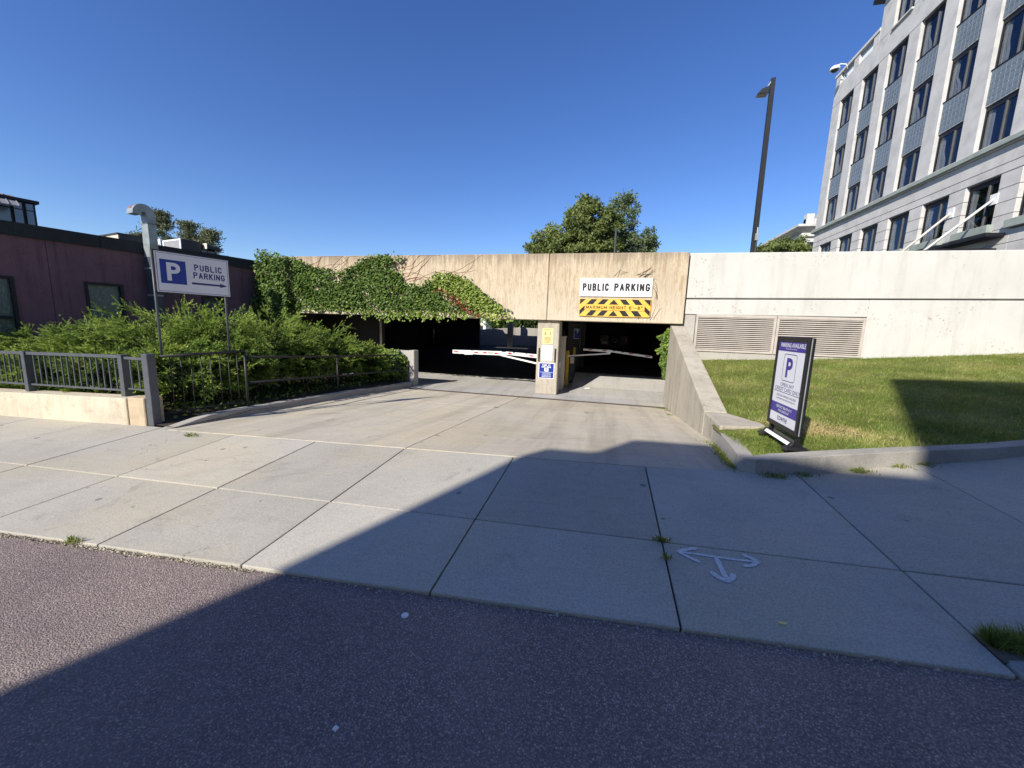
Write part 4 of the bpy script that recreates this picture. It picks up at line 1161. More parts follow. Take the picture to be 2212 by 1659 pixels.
# dark jeep
jp = thing("jeep", (0.43, 24.3, 0.55), "dark jeep parked nose-in, spare wheel facing out, deep in the right lane", "jeep")
jz = 0.55
M_JEEP = plain("dark_car_paint", (0.015, 0.016, 0.020), 0.3, 0.1, 4, 0, spec=0.5)
M_LAMP = plain("lamp_lens", (0.30, 0.30, 0.30), 0.2, 0.1, 4, 0, spec=0.6)
M_TYRE = plain("tyre_rubber", (0.02, 0.02, 0.02), 0.8, 0.2, 9, 0.1)
MB().hexa([(-0.42, 24.1, jz + 0.45), (1.28, 24.1, jz + 0.45), (1.28, 27.6, jz + 0.45), (-0.42, 27.6, jz + 0.45)], [(-0.42, 24.1, jz + 1.15), (1.28, 24.1, jz + 1.15), (1.28, 27.6, jz + 1.10), (-0.42, 27.6, jz + 1.10)]).build("body", M_JEEP, jp, bevel=0.05, seg=2)
MB().hexa([(-0.40, 24.12, jz + 1.151), (1.26, 24.12, jz + 1.151), (1.26, 26.4, jz + 1.151), (-0.40, 26.4, jz + 1.151)], [(-0.32, 24.2, jz + 1.75), (1.18, 24.2, jz + 1.75), (1.18, 26.1, jz + 1.75), (-0.32, 26.1, jz + 1.75)]).build("roof", M_JEEP, jp, bevel=0.05, seg=2)
MB().hexa([(-0.2, 24.105, jz + 1.22), (1.06, 24.105, jz + 1.22), (1.06, 24.125, jz + 1.22), (-0.2, 24.125, jz + 1.22)], [(-0.17, 24.17, jz + 1.65), (1.03, 24.17, jz + 1.65), (1.03, 24.19, jz + 1.65), (-0.17, 24.19, jz + 1.65)]).build("rear_window", M_BLACK, jp)
Fw = frame_mat((0.47, 24.08, jz + 0.86), (1, 0, 0), (0, 0, 1))
g = MB(Fw); g.lathe([(0.20, -0.02), (0.34, 0.0), (0.36, 0.08), (0.34, 0.20), (0.24, 0.22), (0.22, 0.17), (0.0, 0.16)], (0, 0, 0), 24); sw_ = g.build("spare_wheel", M_TYRE, jp, smooth=False)
g = MB(Fw)
for k in range(6):
    a = R(k * 60); g.box(0.14 * math.cos(a) - 0.03, 0.14 * math.cos(a) + 0.03, 0.14 * math.sin(a) - 0.03, 0.14 * math.sin(a) + 0.03, 0.165, 0.185)
g.build("rim", M_LAMP, sw_)
for x in (-0.36, 1.06):
    tl = MB().box(x, x + 0.14, 24.03, 24.099, jz + 0.78, jz + 1.05).build("tail_light", M_RED, jp, bevel=0.01)
    MB().box(x + 0.03, x + 0.11, 24.02, 24.0295, jz + 0.80, jz + 0.88).build("lens", M_LAMP, tl)
MB().box(-0.38, 1.24, 23.95, 24.09, jz + 0.42, jz + 0.60).build("bumper", M_DGREY, jp, bevel=0.02)
MB().box(-0.26, 0.06, 23.985, 24.02, jz + 0.62, jz + 0.75).build("number_plate", M_LAMP, jp)
MB().tube([(-0.38, 25.0, jz + 1.15), (-0.30, 24.9, jz + 1.75)], 0.008, 6).build("antenna", M_LAMP, jp)
for x in (-0.50, 1.10):
    for y in (24.7, 27.0):
        Fx = frame_mat((x, y, jz + 0.38), (0, 1, 0), (0, 0, 1))
        g = MB(Fx); g.lathe([(0.2, 0), (0.38, 0.02), (0.38, 0.23), (0.2, 0.25)], (0, 0, 0), 20); g.build("wheel", M_TYRE, jp)

# ================================================================== FOLIAGE NEAR
def juniper_geom(seed, npl=175):
    rg = np.random.default_rng(seed)
    P_, D_, S_, L_, W__, sh_ = [], [], [], [], [], []
    def sprigs(c, dv, tt, hue, k, spread, l0, l1):
        n_ = len(c)
        out = unit(rg.normal(size=(n_, 3)))
        side = unit(np.cross(dv, out))
        dd = unit(dv + side * rg.uniform(0.25, spread, (n_, 1)))
        P_.append(c); D_.append(dd); S_.append(np.cross(dd, unit(rg.normal(size=(n_, 3)))))
        L_.append(rg.uniform(l0, l1, n_)); W__.append(rg.uniform(0.007, 0.013, n_))
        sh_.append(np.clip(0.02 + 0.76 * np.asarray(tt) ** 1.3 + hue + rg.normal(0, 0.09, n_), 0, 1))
    for b in range(npl):
        az = rg.uniform(0, 2 * math.pi)
        el = math.asin(rg.uniform(-0.30, 1.0)) * 0.93
        rad = rg.uniform(0.74, 1.04) * (1 + 0.10 * math.sin(3 * az + seed) + 0.08 * math.sin(9 * el + seed))
        out_ = np.array([math.cos(az) * math.cos(el), math.sin(az) * math.cos(el), math.sin(el)])
        hd = az + rg.normal(0, 0.5)
        tip = out_ * rad + np.array([math.cos(hd), math.sin(hd), 0]) * 0.16 + np.array([0.10, -0.04, 0.02])
        c1_ = out_ * rad * np.array([0.55, 0.55, 0.93])
        hue = rg.normal(0, 0.10) + 0.06 * out_[2]
        def pt(t): return 2 * (1 - t) * t * c1_ + t * t * tip
        def tg(t): return unit(2 * (1 - t) * c1_ + 2 * t * (tip - c1_))
        t = rg.uniform(0.5, 1.0, (58, 1))
        sprigs(pt(t), tg(t), t[:, 0], hue, 1, 0.7, 0.04, 0.085)
        for q in range(10):
            t0 = np.array([[rg.uniform(0.58, 0.97)]])
            p0, d0 = pt(t0)[0], tg(t0)[0]
            sd = np.cross(d0, unit(rg.normal(size=(1, 3)))[0])
            bd = d0 + sd / max(np.linalg.norm(sd), 1e-6) * rg.uniform(0.45, 0.9) + np.array([0.04, 0, 0.05])
            bd /= np.linalg.norm(bd)
            ln = rg.uniform(0.10, 0.22)
            u_ = rg.random((22, 1))
            sprigs(p0 + bd * ln * u_, np.repeat(bd[None], 22, 0), t0[0, 0] * 0.72 + 0.33 * u_[:, 0], hue, 1, 0.6, 0.03, 0.062)
    # larger, darker needles filling the inside of the bush
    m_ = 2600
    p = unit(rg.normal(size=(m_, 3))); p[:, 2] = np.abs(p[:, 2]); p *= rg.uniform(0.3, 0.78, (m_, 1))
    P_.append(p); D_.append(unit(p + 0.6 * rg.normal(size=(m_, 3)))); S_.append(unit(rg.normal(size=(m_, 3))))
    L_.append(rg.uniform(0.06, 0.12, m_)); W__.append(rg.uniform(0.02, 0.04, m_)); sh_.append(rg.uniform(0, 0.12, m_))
    return [np.concatenate(a) for a in (P_, D_, S_, L_, W__, sh_)]
JG = [juniper_geom(s) for s in (3, 11, 29)]
bushes = [
    (-12.35, 5.85, 1.10, 1.0, 0.88, 0.78, "juniper bush at the far left edge, below the left window"),
    (-11.35, 6.9, 1.35, 1.2, 1.02, 0.85, "juniper bush against the maroon wall, left of the small square window"),
    (-10.45, 6.05, 1.25, 1.1, 1.10, 0.88, "juniper bush under the small square window of the maroon building"),
    (-9.25, 6.35, 1.20, 1.2, 1.22, 0.98, "tall juniper bush below the steel duct, left of the parking sign"),
    (-8.35, 6.75, 1.15, 1.2, 1.25, 0.98, "tallest juniper bush directly behind the parking sign posts"),
    (-7.95, 7.7, 1.05, 1.1, 1.18, 0.95, "juniper bush right of the parking sign"),
    (-8.9, 8.9, 1.35, 1.3, 1.22, 0.95, "juniper bush at the foot of the ivy covered wall corner"),
    (-7.75, 9.2, 1.00, 1.1, 1.08, 0.86, "rounded juniper bush before the shaded garage side wall"),
    (-7.35, 10.35, 0.80, 0.85, 0.76, 0.66, "rightmost juniper bush, beside the short concrete wall"),
    (-12.0, 5.15, 1.1, 0.55, 0.62, 0.62, "low juniper behind the railing at the left picture edge"),
    (-10.5, 5.15, 1.2, 0.60, 0.66, 0.68, "low juniper behind the middle of the slate railing"),
    (-9.0, 5.2, 1.15, 0.62, 0.72, 0.72, "low juniper behind the right half of the slate railing"),
    (-7.85, 5.5, 0.95, 0.75, 0.78, 0.78, "juniper behind the tall corner post"),
    (-7.45, 6.4, 0.62, 0.9, 0.72, 0.88, "juniper behind the barred panel under the sign"),
    (-7.50, 8.3, 0.60, 0.9, 0.62, 0.86, "juniper behind the first half of the handrail"),
]
for k, (x, y, rx, ry, rz, zb, lab) in enumerate(bushes):
    t_ = thing("juniper_bush", (x, y, zb), lab, "bush", "juniper bushes in the planter")
    P_, D_, S_, L_, Wd_, sh_ = JG[k % 3]
    a = R(97 * k)
    rot = np.array([[math.cos(a), -math.sin(a), 0], [math.sin(a), math.cos(a), 0], [0, 0, 1]])
    sc = np.array([rx, ry, rz])
    Pw = (P_ @ rot.T) * sc + np.array([x, y, zb])
    ns_ = RNG.random(len(Pw)) < (0.75 + 0.25 * min(1, rx))
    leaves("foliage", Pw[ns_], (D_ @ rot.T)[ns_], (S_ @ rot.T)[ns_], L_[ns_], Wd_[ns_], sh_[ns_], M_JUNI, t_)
    g = MB()
    for q in range(5):
        a2_ = R(72 * q + 20 * k)
        g.tube([(x, y, 0.2), (x + rx * 0.3 * math.cos(a2_), y + ry * 0.3 * math.sin(a2_), zb + rz * 0.1), (x + rx * 0.6 * math.cos(a2_), y + ry * 0.6 * math.sin(a2_), zb + rz * 0.6)], [0.03, 0.02, 0.008], 5)
    g.build("stems", M_TRUNK, t_)
# leaf litter and low ground ivy under the junipers
n = 5200
x = RNG.uniform(-13, -6.48, n); y = RNG.uniform(4.6, 11.2, n)
P = np.stack([x, y, 0.37 - 0.03 * (y - 4.3) + RNG.uniform(0, 0.10, n) + 0.05], 1)
D = rdir(n); D[:, 2] = np.abs(D[:, 2]) * 0.4
leaves("ground_cover", P, D, np.cross(D, rdir(n)), RNG.uniform(0.05, 0.09, n), RNG.uniform(0.04, 0.07, n), RNG.uniform(0, 0.7, n), M_IVY, kind='stuff')

# big ivy on the garage front
ivy = thing("ivy", (-8, 11.4, 2.2), "large green ivy hanging over the left end of the garage beam", "ivy")
OUT = [(-11.86, 4.22), (-11.59, 4.34), (-11.28, 4.30), (-11.1, 4.19), (-10.61, 4.13), (-10.15, 3.98), (-9.76, 3.79), (-9.26, 3.73), (-8.77, 3.58), (-8.33, 3.79), (-7.89, 3.97), (-7.56, 4.13), (-6.47, 4.13), (-6.43, 3.95), (-6.83, 3.92), (-7.15, 3.86), (-6.65, 3.66), (-6.34, 3.39), (-6.07, 3.22), (-5.81, 3.23), (-5.37, 3.43), (-5.2, 3.60), (-4.78, 3.58), (-4.27, 3.42), (-3.65, 2.97), (-3.03, 2.56), (-2.74, 2.27), (-2.78, 2.17), (-3.22, 2.22), (-3.84, 2.27), (-4.51, 2.25), (-5.54, 2.22), (-6.44, 2.22), (-7.85, 2.29), (-8.67, 2.34), (-9.83, 2.40), (-10.55, 2.34), (-10.64, 1.2), (-12.0, 1.2), (-12.05, 2.88), (-11.85, 3.62)]
def lobes(x, z): return 0.5 + 0.3 * np.sin(x * 3.3 + 2.1 * np.sin(z * 2.7)) * np.cos(z * 3.9 + x) + 0.2 * np.sin(7 * x + 5 * z)
n = 42000
q = np.stack([RNG.uniform(-12.1, -2.7, n), RNG.uniform(1.2, 4.36, n)], 1)
jit_ = q + RNG.normal(0, 0.045, q.shape)
q = q[inpoly(jit_, OUT)]
low = (q[:, 1] < 2.5) & (q[:, 0] > -10.5)
thin = (lobes(q[:, 0], q[:, 1]) < 0.22) | (low & (RNG.random(len(q)) < 0.75)) | ((q[:, 1] < 2.40) & (q[:, 0] > -10.4) & (RNG.random(len(q)) < 0.9))
bare = np.exp(-(((q[:, 0] + 8.9) / 0.5) ** 2 + ((q[:, 1] - 3.45) / 0.12) ** 2)) + 0.8 * np.exp(-(((q[:, 0] + 6.5) / 0.6) ** 2 + ((q[:, 1] - 2.95) / 0.1) ** 2)) + 0.7 * np.exp(-(((q[:, 0] + 6.9) / 0.25) ** 2 + ((q[:, 1] - 2.6) / 0.15) ** 2))
q = q[(RNG.random(len(q)) > np.where(thin, 0.66, 0.0)) & (RNG.random(len(q)) > bare * 0.9)]
RED = [(-5.33, 3.16), (-5.11, 3.2), (-4.47, 2.84), (-3.88, 2.46), (-3.82, 2.3), (-4.26, 2.42), (-4.98, 2.90)]
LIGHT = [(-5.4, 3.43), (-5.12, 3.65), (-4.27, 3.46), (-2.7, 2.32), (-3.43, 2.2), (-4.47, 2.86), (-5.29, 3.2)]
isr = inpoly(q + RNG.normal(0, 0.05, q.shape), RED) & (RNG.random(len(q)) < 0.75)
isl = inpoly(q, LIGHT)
thick = 0.05 + 0.16 * np.clip(lobes(q[:, 0] * 0.8, q[:, 1]), 0, 1) + np.where(q[:, 0] < -10.6, 0.16 + 0.14 * RNG.random(len(q)), 0)
Y_ = 11.44 - thick * RNG.random(len(q)) ** 0.6
P = np.stack([q[:, 0], Y_, q[:, 1]], 1)
n = len(q)
D = np.stack([RNG.normal(0, 0.5, n), RNG.normal(-0.55, 0.35, n), RNG.normal(-0.6, 0.4, n)], 1)
S = np.cross(D, np.stack([RNG.normal(0, 0.5, n), -np.ones(n), RNG.normal(0.35, 0.5, n)], 1))
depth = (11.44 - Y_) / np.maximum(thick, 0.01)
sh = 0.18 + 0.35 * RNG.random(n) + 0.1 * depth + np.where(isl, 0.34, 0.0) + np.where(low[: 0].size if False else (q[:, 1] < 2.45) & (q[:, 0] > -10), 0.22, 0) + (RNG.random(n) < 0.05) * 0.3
L_ = RNG.uniform(0.055, 0.105, n); W2 = L_ * RNG.uniform(0.75, 1.0, n)
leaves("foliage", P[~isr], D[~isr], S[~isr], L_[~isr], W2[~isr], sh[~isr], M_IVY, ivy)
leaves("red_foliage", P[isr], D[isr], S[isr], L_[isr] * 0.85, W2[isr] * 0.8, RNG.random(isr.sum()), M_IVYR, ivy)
# hanging strands under the beam
Pl, sl_ = [], []
for k in range(17):
    x0 = random.uniform(-8.6, -2.95)
    ln = random.uniform(0.05, 0.26)
    m_ = int(3 + ln * 34)
    for i in range(m_):
        Pl.append((x0 + random.gauss(0, 0.035) + 0.05 * math.sin(i), 11.40 - random.uniform(0, 0.08), 2.28 - ln * i / m_))
Pl = np.array(Pl); n = len(Pl)
D = np.stack([RNG.normal(0, 0.4, n), RNG.normal(-0.3, 0.3, n), -np.ones(n)], 1)
leaves("strands", Pl, D, np.cross(D, np.stack([RNG.normal(0, 0.4, n), -np.ones(n), np.zeros(n)], 1)), RNG.uniform(0.06, 0.10, n), RNG.uniform(0.05, 0.08, n), RNG.uniform(0.45, 0.95, n), M_IVY, ivy, kind='stuff')
# bare runners
g = MB()
def runner(x, z, ang, ln, wob=0.5):
    p = []
    for i in range(int(ln / 0.08)):
        p.append((x, 11.447, min(z, 4.13)))
        ang += random.gauss(0, wob * 0.35)
        x += 0.08 * math.cos(ang); z += 0.08 * math.sin(ang)
    if len(p) > 2: g.tube(p, [0.006 * (1 - i / len(p)) + 0.002 for i in range(len(p))], 4)
for (x, z, a, l_) in [(-6.4, 3.4, 20, 1.7), (-6.35, 3.45, 5, 2.0), (-6.4, 3.6, 45, 1.2), (-6.2, 3.3, 30, 1.3), (-6.45, 3.7, 12, 1.6), (-6.0, 3.25, 55, 0.9), (-5.2, 3.6, 10, 1.3), (-5.0, 3.6, -5, 1.5), (-9.6, 3.8, 35, 0.9), (-9.2, 3.75, 20, 1.4), (-8.8, 3.6, 50, 0.7), (-9.9, 3.85, 15, 1.6), (-8.4, 3.75, 140, 0.8), (-7.3, 3.9, 160, 0.6), (-7.0, 2.7, 10, 1.4), (-7.6, 2.9, -20, 1.5), (-6.45, 3.95, -80, 0.7)] * 2:
    runner(x + random.gauss(0, 0.08), z + random.gauss(0, 0.06), R(a), l_)
tag(g.build("runners", M_RUST, ivy), kind='stuff')
# dried vine scribble above the white board
dv = thing("dead_vine", (0.6, 11.44, 3.5), "thin dead vine tendrils clinging above the white parking board", "vine")
g = MB()
for (x, z, a, l_) in [(0.75, 3.5, 20, 0.5), (0.85, 3.52, 35, 0.4), (0.7, 3.55, 10, 0.55), (0.1, 3.5, 60, 0.35), (0.25, 3.6, 15, 0.3), (0.9, 3.5, 15, 0.45), (0.8, 2.36, 30, 0.4), (1.2, 2.35, 70, 0.5), (1.25, 2.9, 80, 0.7)]:
    for _ in range(2): runner(x + random.gauss(0, 0.03), z + random.gauss(0, 0.02), R(a), l_, 0.6)
tag(g.build("tendrils", M_TRUNK, dv), kind='stuff')
# small ivy on the low wall and the one hanging at the right jamb
iv2 = thing("ivy", (-6.9, 11.3, 0.1), "bright green ivy patch over the short concrete wall by the handrail end", "ivy")
n = 2200
q = np.stack([RNG.uniform(-7.95, -6.22, n), RNG.uniform(0.15, 1.22, n)], 1)
q = q[(q[:, 1] < 1.2 - 0.35 * np.clip((q[:, 0] + 6.55) / 0.35, 0, 1)) & (RNG.random(n) < 0.9)]
n = len(q)
P = np.stack([q[:, 0], 11.34 - 0.16 * RNG.random(n), q[:, 1]], 1)
D = np.stack([RNG.normal(0, 0.5, n), RNG.normal(-0.4, 0.3, n), RNG.normal(-0.6, 0.4, n)], 1)
leaves("foliage", P, D, np.cross(D, np.stack([RNG.normal(0, 0.4, n), -np.ones(n), RNG.normal(0.3, 0.4, n)], 1)), RNG.uniform(0.07, 0.11, n), RNG.uniform(0.06, 0.09, n), 0.35 + 0.5 * RNG.random(n), M_IVY, iv2)
g = MB(); g.tube([(-7.0, 11.34, 0.05), (-6.9, 11.32, 0.6), (-6.7, 11.33, 1.1)], [0.015, 0.01, 0.005], 5); g.build("stem", M_TRUNK, iv2)
iv3 = thing("ivy", (1.62, 11.75, 0.7), "narrow ivy curtain hanging at the right edge of the right garage opening", "ivy")
zz = RNG.uniform(0.74, 2.14, 1100)
wd = np.interp(zz, [0.74, 0.95, 1.14, 1.39, 1.73, 1.94, 2.11], [0.03, 0.10, 0.15, 0.24, 0.22, 0.22, 0.05])
wd = wd * (0.65 + 0.55 * np.sin(zz * 17 + 1) * np.sin(zz * 7.3) ** 2 + 0.25 * RNG.random(1100))
P = np.stack([1.70 - wd * RNG.random(1100) + 0.01, 11.62 + 0.15 * RNG.random(1100), zz], 1)
n = 1100
D = np.stack([RNG.normal(-0.3, 0.4, n), RNG.normal(-0.4, 0.3, n), RNG.normal(-0.8, 0.3, n)], 1)
leaves("foliage", P, D, np.cross(D, np.stack([RNG.normal(0, 0.4, n), -np.ones(n), RNG.normal(0.3, 0.4, n)], 1)), RNG.uniform(0.06, 0.10, n), RNG.uniform(0.05, 0.085, n), 0.2 + 0.6 * RNG.random(n), M_IVY, iv3)
g = MB(); g.tube([(1.70, 11.66, 2.2), (1.62, 11.66, 1.6), (1.66, 11.66, 0.85), (1.58, 11.66, 0.70)], 0.006, 4); g.build("stem", M_TRUNK, iv3)
# weeds in joints and along the kerb foot
pts = []
for (x, y, m_, sp) in [(1.53, 5.35, 170, 0.02), (1.51, 5.15, 190, 0.03), (1.48, 4.95, 170, 0.03), (1.46, 4.72, 190, 0.025), (1.43, 4.5, 120, 0.025), (1.56, 5.6, 110, 0.02), (1.72, 4.20, 150, 0.06), (2.02, 4.28, 60, 0.04), (2.6, 4.50, 170, 0.06), (3.05, 4.72, 120, 0.06), (3.35, 4.82, 90, 0.05), (0.5, 2.845, 90, 0.020), (0.505, 2.64, 40, 0.012), (1.57, 5.9, 60, 0.06), (-5.62, 4.05, 110, 0.06), (-3.9, 1.88, 110, 0.03), (1.55, 10.6, 130, 0.09), (1.60, 10.1, 60, 0.05), (-0.3, 8.42, 30, 0.03), (-2.36, 8.3, 40, 0.03), (1.5, 9.2, 50, 0.05)]:
    for _ in range(m_):
        a_, b_ = (random.gauss(x, sp), random.gauss(y, sp * 0.45)) if not (1.4 < x < 1.6 and 4.4 < y < 6) else (random.gauss(x, sp) - 0.02, random.gauss(y, 0.09))
        pts.append((a_, b_, zs(a_, b_) if b_ < 4.22 or a_ > 1.66 and b_ < 4.9 else zramp(a_, b_)))
P = np.array(pts); n = len(P)
D = np.stack([RNG.normal(0, 0.7, n), RNG.normal(0, 0.7, n), np.ones(n)], 1)
leaves("weeds", P, D, np.cross(D, rdir(n)), RNG.uniform(0.02, 0.065, n), RNG.uniform(0.004, 0.010, n), RNG.random(n) * 0.95, M_GRASS, kind='stuff')
# rough verge tuft at the lower right
vt = thing("grass_verge", (2.6, 2.2, 0.53), "shaded rough grass tuft on the verge at the lower right picture edge", "grass")
n = 9000
x = 2.0 + RNG.random(n) ** 1.5 * 3.0; y = 2.285 + 0.01 * (x - 2) + RNG.normal(0, 0.04, n) * np.clip((x - 1.95) * 3, 0.3, 1)
z = np.array([zs(a, b) for a, b in zip(x, y)])
D = np.stack([RNG.normal(-0.3, 0.8, n), RNG.normal(0, 0.7, n), np.ones(n)], 1)
leaves("blades", np.stack([x, y, z], 1), D, np.cross(D, rdir(n)), RNG.uniform(0.05, 0.12, n), RNG.uniform(0.004, 0.008, n), RNG.random(n) * 0.75, M_GRASS, vt, tri=True)
g = MB(); g.hexa([(1.98, 2.18, zs(2, 2.1) - 0.1), (9, 2.3, zs(9, 2.1) - 0.1), (9, 2.40, zs(9, 2.4) - 0.1), (1.98, 2.30, zs(2, 2.3) - 0.1)], [(1.98, 2.18, zs(2, 2.18) - 0.006), (9, 2.3, zs(9, 2.3) + 0.02), (9, 2.42, zs(9, 2.4) + 0.02), (1.98, 2.34, zs(2, 2.34) - 0.006)]); g.build("soil", plain("dry_verge_soil", (0.17, 0.14, 0.105), 0.95, 0.4, 14, 0.6, 40), vt)

# sprayed three-headed arrow on the pavement, litter
def stroke(g_, pts, w2):
    up_, dn_ = [], []
    fine = []
    for i in range(len(pts) - 1):
        for k in range(6):
            t = k / 6
            fine.append((pts[i][0] * (1 - t) + pts[i + 1][0] * t, pts[i][1] * (1 - t) + pts[i + 1][1] * t))
    fine.append(pts[-1])
    for i, p in enumerate(fine):
        a, b = fine[max(i - 1, 0)], fine[min(i + 1, len(fine) - 1)]
        d = Vector((b[0] - a[0], b[1] - a[1])).normalized()
        e = min(1, 0.55 + 0.6 * min(i, len(fine) - 1 - i) / 2) * random.uniform(0.85, 1.1)
        up_.append((p[0] - d.y * w2 / 2 * e, p[1] + d.x * w2 / 2 * e)); dn_.append((p[0] + d.y * w2 / 2 * e, p[1] - d.x * w2 / 2 * e))
    n_ = len(fine)
    g_.add([(x, y, zs(x, y) + 0.0030 + 0.0002 * len(g_.f) / 40) for x, y in up_ + dn_], [(i, n_ + i, n_ + i + 1, i + 1) for i in range(n_ - 1)])
pa = MB()
for pts, w2 in (([(0.60, 2.740), (0.71, 2.738), (0.83, 2.734), (1.0, 2.73), (1.08, 2.738)], 0.022), ([(0.735, 2.81), (0.67, 2.785), (0.592, 2.742), (0.65, 2.695), (0.72, 2.65)], 0.026),
                ([(1.02, 2.80), (1.06, 2.775), (1.105, 2.742), (1.05, 2.69), (0.985, 2.67)], 0.03), ([(0.835, 2.725), (0.838, 2.62), (0.845, 2.52)], 0.036), ([(0.762, 2.565), (0.80, 2.515), (0.845, 2.493), (0.885, 2.53), (0.902, 2.575)], 0.036)):
    stroke(pa, pts, w2)
tag(pa.build("painted_arrow", M_CHALK), "white spray painted three-headed arrow on the shaded pavement slab", "marking")
lt = MB(); lt.lathe([(0.019, 0.0), (0.021, 0.006), (0.014, 0.012), (0.0, 0.011)], (-1.02, 1.80, zroad(-1.02, 1.8)), 14)
tag(lt.build("bottle_cap", M_SIGNW), "small white bottle cap on the shaded asphalt near the slab edge", "litter")
lt = MB(); lt.hexa([(-0.99, 1.15, zroad(-1, 1.1)), (-0.97, 1.145, zroad(-1, 1.1)), (-0.965, 1.165, zroad(-1, 1.1)), (-0.985, 1.17, zroad(-1, 1.1))], [(-0.988, 1.152, zroad(-1, 1.1) + 0.004), (-0.972, 1.147, zroad(-1, 1.1) + 0.008), (-0.966, 1.163, zroad(-1, 1.1) + 0.003), (-0.984, 1.168, zroad(-1, 1.1) + 0.006)])
tag(lt.build("paper_scrap", M_SIGNW), "tiny white paper scrap on the dark asphalt at lower centre", "litter")
lt = MB(); lt.hexa([(1.02, 2.19, zs(1, 2.2)), (1.06, 2.195, zs(1, 2.2)), (1.058, 2.207, zs(1, 2.2)), (1.02, 2.203, zs(1, 2.2))], [(1.02, 2.19, zs(1, 2.2) + 0.008), (1.06, 2.195, zs(1.06, 2.2) + 0.006), (1.058, 2.207, zs(1, 2.2) + 0.007), (1.02, 2.203, zs(1, 2.2) + 0.008)])
tag(lt.build("cigarette_end", M_PALEY), "pale cigarette end on the shaded slab below the painted arrow", "litter")
lt = MB(); lt.hexa([(-0.62, 12.75, 0.06), (-0.42, 12.79, 0.06), (-0.43, 12.87, 0.06), (-0.60, 12.84, 0.06)], [(-0.6, 12.76, 0.105), (-0.44, 12.80, 0.115), (-0.44, 12.86, 0.11), (-0.59, 12.83, 0.105)])
tag(lt.build("paper_scrap", M_SIGNW), "crumpled white paper in the shade on the right garage lane", "litter")

# ================================================================== MAROON BUILDING ON THE LEFT
ph = R(12.2)
dW = Vector((math.sin(ph), math.cos(ph), 0))       # along the wall, away from the camera
nW = Vector((math.cos(ph), -math.sin(ph), 0))      # out of the wall, towards the pavement
oW = Vector((-11.97, 11.82, 0))
FW = frame_mat(oW, dW, (0, 0, 1))                  # local x along wall, y up, z out of wall
mb_ = thing("maroon_building", (-13, 7, 0), "low maroon building with dark flat parapet and slanted windows at left", "building")
wins = [(-6.62, -5.90, 1.0, 2.79), (-4.77, -4.035, 1.72, 2.81), (-2.20, -1.565, 1.9, 2.70)]
# siding boards between seams; the wall is cut at the windows
cuts = sorted(set([-13.0, -10.6, -8.2] + [w_[0] for w_ in wins] + [w_[1] for w_ in wins] + [-3.3, 0.9]))
for a, b in zip(cuts[:-1], cuts[1:]):
    win = next((w_ for w_ in wins if abs(w_[0] - a) < 1e-6), None)
    if win:
        g = MB(FW); g.box(a, b, -0.6, win[2], -0.2, 0); g.build("siding", M_MAROON, mb_)
        g = MB(FW); g.box(a, b, win[3], 3.7, -0.2, 0); g.build("siding", M_MAROON, mb_)
    else:
        # boards with narrow seams
        nseg = max(1, round((b - a) / 0.62))
        for i in range(nseg):
            xa, xb = a + (b - a) * i / nseg, a + (b - a) * (i + 1) / nseg
            g = MB(FW); g.box(xa + (0.004 if i else 0), xb - (0.004 if i < nseg - 1 else 0), -0.6, 3.7, -0.2, 0); g.build("siding", M_MAROON, mb_)
for a, b, z0, z1 in wins:
    g = MB(FW)
    for (x0, x1, y0, y1) in ((a, a + 0.06, z0, z1), (b - 0.06, b, z0, z1), (a + 0.0605, b - 0.0605, z0, z0 + 0.06), (a + 0.0605, b - 0.0605, z1 - 0.06, z1)): g.box(x0, x1, y0, y1, -0.12, 0.03)
    if a < -6: g.box(a + 0.0605, b - 0.0605, 1.83, 1.90, -0.12, 0.02)
    f_ = g.build("window_frame", M_WOODB, mb_)
    g = MB(FW); g.box(a + 0.0605, b - 0.0605, z0 + 0.0605, z1 - 0.0605, -0.09, -0.07); g.build("pane", M_FROST if a < -3 else M_PANE, f_)
    if a > -3:
        g = MB(FW); g.box(a + 0.06, b - 0.06, z0 + 0.06, z1 - 0.06, -0.16, -0.14); g.build("blind", M_BEIGE, f_)
for a, b in ((-13, -8.6), (-8.59, -4.4), (-4.39, 0.9)):
    g = MB(FW); g.box(a, b, 3.7, 4.0, -0.25, 0.05); g.build("parapet", M_FASCIA, mb_)
g = MB(FW); g.box(-13, 0.9, 3.55, 3.72, -9, -0.26); g.build("roof", M_DGREY, mb_)
g = MB(FW); g.box(-13, -12.8, -0.6, 3.54, -9, -0.21); g.box(0.7, 0.9, -0.6, 3.54, -9, -0.21); g.build("end_wall", M_MAROON, mb_)
g = MB(FW); g.box(-0.25, -0.1, 2.28, 2.45, 0.0, 0.09); g.build("utility_box", M_MAROON, mb_, bevel=0.01)
# galvanised goose-neck duct on the wall
dc = thing("vent_duct", (-12.4, 8.5, 1.8), "tall galvanised goose-neck exhaust duct on the maroon wall behind the sign", "duct")
M_DUCTP = plain("dull_duct_paint", (0.06, 0.075, 0.09), 0.5, 0.2, 4)
g = MB(FW); g.box(-3.53, -3.33, 1.4, 3.60, 0.06, 0.36); g.build("riser", M_DUCTP, dc, bevel=0.004)
for z_ in (3.28, 2.55):
    g = MB(FW); g.box(-3.545, -3.315, z_, z_ + 0.04, 0.045, 0.375); g.build("flange", M_GALV, dc)
g = MB(FW)
g.hexa([(-3.53, 3.601, 0.06), (-3.33, 3.601, 0.06), (-3.33, 3.601, 0.36), (-3.53, 3.601, 0.36)], [(-3.55, 3.93, 0.12), (-3.36, 3.93, 0.12), (-3.36, 3.93, 0.47), (-3.55, 3.93, 0.47)])
g.build("offset", M_GALV, dc, bevel=0.004)
